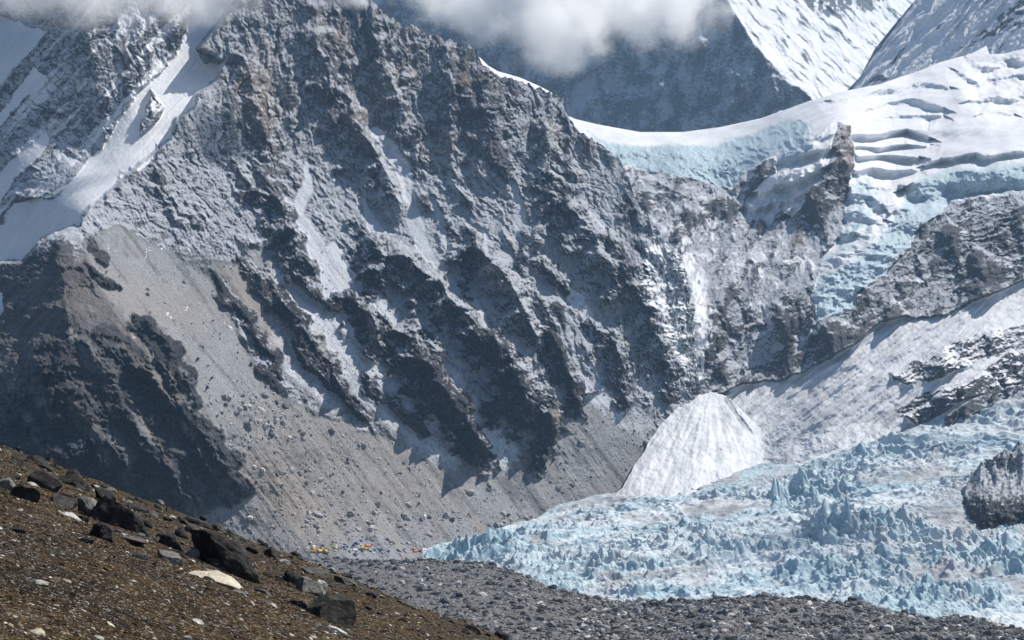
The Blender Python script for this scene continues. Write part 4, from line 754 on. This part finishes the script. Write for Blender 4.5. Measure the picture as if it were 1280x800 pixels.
def build_ground_cover():
    rng = np.random.default_rng(91)
    u, v = hill_samples(26000, rng); p = hill_pt(u, v); px = p[:, 1] / F; s = px * np.clip(1.6 + rng.pareto(3, len(u)) * 1.2, 1.2, 6); k = np.where(fbm(u / 60, v / 30, 3, 95) + rng.normal(size=len(u)) * .25 > -.2)[0]
    mat = rubble_mat('tundra_cushion', (.005, .004, .003), (.044, .027, .011), (.085, .046, .011))
    rubble('ground_cover', p[k], s[k], mat, 92, flat=(.3, .6), tilt=.3, basis=HB, label='brown and ochre tundra cushions on the hillside', category='ground cover')
    u, v = hill_samples(17000, rng); p = hill_pt(u, v); px = p[:, 1] / F; s = px * np.clip(.8 + rng.pareto(2.6, len(u)) * .8, .7, 4)
    rubble('gravel', p, s, rubble_mat('hill_gravel', (.04, .036, .032), (.46, .42, .36), (.7, .66, .6)), 93, flat=(.25, .5), tilt=.35, basis=HB, label='pale gravel scattered over the brown hillside', category='gravel')
build_ground_cover()
def stone_mat(name, a, b_, lichen=None):
    m, nt, bs = newmat(name); b = NB(nt); c = b.coord(); n = b.noise(c, 1.6, 8, .66); n2 = b.noise(c, 9, 5, .6)
    col = b.mix(b.ramp(n, .36, .66), a, b_); col = b.mix(b.math('MULTIPLY', b.ramp(n2, .5, .7), .6), col, tuple(min(1, q * 1.7) for q in b_))
    if lichen: col = b.mix(b.ramp(b.noise(c, 3.1, 6, .7), .58, .68), col, lichen)
    nt.links.new(col, bs.inputs['Base Color']); bs.inputs['Roughness'].default_value = .88; bs.inputs['Specular IOR Level'].default_value = .25; b.bump(n2, .6, .04, bs); return m
SM = {'dark': stone_mat('dark_boulder_stone', (.010, .010, .011), (.040, .038, .036), (.08, .072, .05)), 'grey': stone_mat('grey_boulder_stone', (.07, .07, .068), (.19, .18, .165)),
      'pale': stone_mat('pale_slab_stone', (.34, .31, .24), (.52, .48, .38)), 'mid': stone_mat('mid_stone', (.035, .034, .033), (.11, .105, .095)), 'light': stone_mat('light_stone', (.28, .27, .25), (.5, .48, .45))}
def boulder(name, u, v, w, h, kind, rng, label, cat, group=None, roll=-21, sub=5, depth=.8, sink=.62, cuts=10, lo=.38):
    p = hill_pt(np.array([float(u)]), np.array([v + h * .32]))[0]; k = p[1] / F; a, c = w * k * .63, h * k * .68
    q, f = rock_verts(sub, rng, cuts, lo, .85, .10 if sub > 3 else .06)
    q = q / np.abs(q).max(0); q = q * np.array([a, a * depth, c])
    q = q @ np.array(Matrix.Rotation(math.radians(-roll), 3, 'Y')).T
    q = q + [0, 0, c * (1 - sink) * .6]
    o = link(name, mesh_from(name, q, None, None, SM[kind], tris=f, smooth=False), label=label, category=cat)
    if group: o['group'] = group
    o.location = p; return o
def build_boulders():
    rng = np.random.default_rng(101)
    B = [(146, 638, 78, 50, 'dark', 'large black slanting slab boulder with sunlit upper edge, left of the grey boulder pair', -40), (277, 695, 86, 54, 'dark', 'largest black boulder on the hillside, above the pale tan slab', -30), (408, 753, 62, 56, 'dark', 'big black pointed boulder nearest the right end of the brown slope', -15),
         (266, 721, 58, 24, 'pale', 'pale tan flat slab lying below the largest black boulder', -26), (113, 632, 40, 28, 'grey', 'grey sunlit boulder leaning against the large black slanting slab', -38), (30, 582, 46, 16, 'dark', 'long dark ledge boulder near the skyline at the left edge', -32), (57, 604, 38, 24, 'dark', 'dark boulder just right of the long dark ledge', -30),
         (36, 612, 34, 24, 'dark', 'dark blocky boulder below the long dark ledge', -15), (92, 606, 36, 22, 'dark', 'dark boulder at the skyline up the slope from the grey leaning boulder', -32), (78, 622, 30, 18, 'mid', 'dull grey boulder between two dark boulders below the skyline', -20), (127, 664, 26, 24, 'dark', 'small round black boulder under the big slanting slab', -10),
         (214, 676, 30, 26, 'dark', 'compact black boulder left of the largest black boulder', -15), (216, 699, 38, 14, 'grey', 'low grey slab under the compact black boulder', -20), (238, 693, 18, 16, 'grey', 'small grey block wedged between the compact boulder and the largest boulder', -10), (252, 655, 38, 12, 'dark', 'flat dark boulder on the skyline above the largest boulder', -24), (338, 696, 20, 16, 'dark', 'small dark boulder on the skyline right of the largest boulder', -10),
         (381, 737, 34, 20, 'grey', 'grey boulder leaning left of the big pointed black boulder', -24), (396, 738, 18, 22, 'light', 'pale upright facet stone beside the pointed black boulder', -30), (392, 720, 44, 14, 'mid', 'flat grey brown boulder on the skyline above the pointed black boulder', -14), (414, 783, 40, 10, 'light', 'long light slab at the foot of the pointed black boulder', -22), (162, 678, 34, 10, 'mid', 'low dark grey slab in open tundra below the slanting slab', -10),
         (86, 638, 30, 9, 'light', 'thin bright slab below the grey leaning boulder', -26), (44, 738, 24, 8, 'light', 'bright white stone alone in the lower left tundra', -10), (174, 636, 28, 11, 'dark', 'dark skyline boulder touching the top of the slanting slab', -15), (355, 701, 26, 12, 'grey', 'grey skyline boulder right of the small dark one', -20), (300, 742, 26, 10, 'grey', 'grey slab continuing downhill from the pale tan slab', -20),
         (8, 600, 26, 16, 'grey', 'grey boulder cut by the left edge of the frame', -25), (360, 728, 22, 18, 'dark', 'dark boulder uphill of the grey leaning boulder on the right', -10), (330, 741, 30, 8, 'mid', 'low dark slab between the pale slab and the pointed boulder', -14), (372, 752, 24, 10, 'dark', 'dark block at the left foot of the pointed boulder', -12), (627, 794, 16, 12, 'dark', 'last dark boulder where the brown slope meets the bottom edge', -20),
         (190, 642, 20, 9, 'mid', 'small brown grey skyline stone below the slanting slab', -20), (430, 726, 30, 12, 'mid', 'flat brown rock on the skyline right of the pointed boulder', -18), (232, 652, 14, 8, 'dark', 'little black skyline stone left of the flat dark boulder', -10), (312, 690, 26, 12, 'dark', 'dark skyline block behind the largest boulder', -18), (458, 735, 34, 8, 'dark', 'thin dark skyline slab far down the slope', -20), (510, 752, 30, 8, 'mid', 'thin brown skyline slab near the moraine', -20), (105, 645, 14, 8, 'dark', 'small black stone below the thin bright slab', 0), (21, 665, 18, 8, 'dark', 'small dark stone in the left tundra', 0), (107, 678, 16, 8, 'dark', 'small dark stone left of the low dark grey slab', 0), (172, 703, 18, 9, 'mid', 'blue grey stone in mid tundra below the low slab', 0), (560, 772, 26, 9, 'dark', 'dark skyline stone close to the bottom of the slope', -20), (590, 783, 22, 9, 'mid', 'brown skyline stone next to the last dark boulder', -20)]
    for u, v, w, h, k, lab, roll in B: boulder('boulder', u, v, w, h, k, rng, lab, 'boulder', roll=roll)
    n = 0
    while n < 130:
        u_ = rng.uniform(-10, 620) if rng.uniform() < .55 else float(np.clip(rng.choice([40, 150, 270, 400]) + rng.normal() * 40, -10, 620)); t_ = rng.uniform(-5, 1) if rng.uniform() < .35 else abs(rng.normal()) * 24 + 2; k = rng.choice(['dark', 'mid', 'grey'], p=[.6, .25, .15]); w = float(np.clip(7 + rng.pareto(2.2) * 5.5, 7, 26)); n += 1
        boulder('rock', u_, 558 + .385 * u_ + t_, w, w * rng.uniform(.4, .75), k, rng, {'dark': 'black', 'mid': 'dull brown', 'grey': 'grey'}[k] + ' rock among the boulders strung along the skyline of the brown slope', 'rock', {'dark': 'black', 'mid': 'dull brown', 'grey': 'grey'}[k] + ' rocks along the slope skyline', roll=rng.uniform(-35, -8), sub=3, cuts=9)
    u, v = hill_samples(250, rng, 4, 258)
    for i in range(len(u)):
        w = float(np.clip(5 + rng.pareto(2.5) * 3.5, 5, 17)); kd = rng.choice(['light', 'grey', 'dark', 'mid', 'pale'], p=[.34, .3, .14, .12, .10])
        tone = {'light': 'pale', 'grey': 'grey', 'dark': 'black', 'mid': 'dark grey', 'pale': 'tan'}[kd]
        boulder('stone', u[i], v[i], w, w * rng.uniform(.3, .6), kd, rng, 'small %s angular stone lying loose on the brown tundra slope' % tone, 'stone', 'small %s stones on the tundra slope' % tone, roll=rng.uniform(-35, 5), sub=2, cuts=9)
build_boulders()

# ------------------------------------------------------------------ clouds
def cloud(u, v, d, ru, rv, rd, dens, cover, seed, label, scale=1.6, col=(1, 1, 1)):
    c = pos(np.array([float(u)]), np.array([float(v)]), np.array([float(d)]))[0]; k = d / F
    vv, ff = ICO[3]; m = bpy.data.materials.new('cloud_vapour'); m.use_nodes = True; nt = m.node_tree; nt.nodes.remove(nt.nodes['Principled BSDF']); b = NB(nt)
    pv = nt.nodes.new('ShaderNodeVolumePrincipled'); nt.links.new(pv.outputs[0], nt.nodes['Material Output'].inputs['Volume'])
    pv.inputs['Color'].default_value = (*col, 1); pv.inputs['Anisotropy'].default_value = 0.45
    co = b.coord('Object'); mp = nt.nodes.new('ShaderNodeMapping'); nt.links.new(co, mp.inputs[0]); R = np.array([ru * k, rd, rv * k]); mp.inputs['Scale'].default_value = tuple(1 / R)
    ln = nt.nodes.new('ShaderNodeVectorMath'); ln.operation = 'LENGTH'; nt.links.new(mp.outputs[0], ln.inputs[0])
    off = nt.nodes.new('ShaderNodeVectorMath'); off.operation = 'ADD'; nt.links.new(co, off.inputs[0]); off.inputs[1].default_value = (seed * 917.0, seed * 311.0, 0)
    n = b.noise(off.outputs[0], scale / (rv * k), 8, .62)
    x = b.math('ADD', b.math('MULTIPLY', b.math('SUBTRACT', n, .5), 4.6), b.math('SUBTRACT', cover, b.math('MULTIPLY', b.math('POWER', ln.outputs['Value'], 2.0), 1.0 + cover)))
    x = b.math('MULTIPLY', b.ramp(x, 0.0, 1.7), dens * 1.6); nt.links.new(x, pv.inputs['Density'])
    o = link('cloud', mesh_from('cloud', vv * R * 1.12, None, None, m, tris=ff), kind='stuff', label=label, category='cloud'); o.location = c; return o
cloud(715, -15, 7300, 270, 140, 300, .012, 1.1, 1, 'bright white cloud bank hanging over the saddle')
cloud(570, 2, 7100, 110, 62, 200, .010, .9, 9, 'left hand end of the white cloud behind the rock ridge')
cloud(690, 42, 7000, 115, 84, 200, .012, .95, 2, 'low lobe of the white cloud drooping towards the saddle')
cloud(840, 0, 7000, 95, 60, 250, .013, .8, 5, 'right hand end of the white cloud touching the far peak')
cloud(130, -18, 3930, 330, 90, 150, .012, 1.1, 3, 'grey mist veiling the top left of the mountain')
cloud(425, -24, 4060, 80, 56, 90, .022, .95, 4, 'small grey mist patch touching the summit ridge')
def shade_cloud(u, v, d, up, ru, rv, rd, dens, seed, label):
    # a drifting cloud high up on the sunward side, so its shadow lies on the ground seen at (u, v)
    g = pos(np.array([float(u)]), np.array([float(v)]), np.array([float(d)]))[0]; s_ = np.array(sd) / sd.z * up
    o = cloud(u, v, d, ru, rv, rd, dens, .9, seed, label); o.location = Vector(g + s_); return o
shade_cloud(1010, 672, 2950, 2600, 190, 60, 330, .012, 7, 'drifting cloud high above the icefall, out of the frame')

# ------------------------------------------------------------------ haze
def build_haze():
    m = bpy.data.materials.new('haze_air'); m.use_nodes = True; nt = m.node_tree; nt.nodes.remove(nt.nodes['Principled BSDF'])
    pv = nt.nodes.new('ShaderNodeVolumePrincipled'); nt.links.new(pv.outputs[0], nt.nodes['Material Output'].inputs['Volume'])
    pv.inputs['Color'].default_value = (.42, .68, 1.0, 1); pv.inputs['Density'].default_value = 2.0e-5; pv.inputs['Anisotropy'].default_value = .2
    x0, x1, y0, y1, z0, z1 = -4200, 5200, -200, 16000, -3000, 3200
    v = np.array([(x, y, z) for x in (x0, x1) for y in (y0, y1) for z in (z0, z1)]); f = np.array([(0, 1, 3, 2), (4, 6, 7, 5), (0, 4, 5, 1), (2, 3, 7, 6), (0, 2, 6, 4), (1, 5, 7, 3)])
    link('haze', mesh_from('haze', v, f, None, m, smooth=False), kind='stuff')
build_haze()
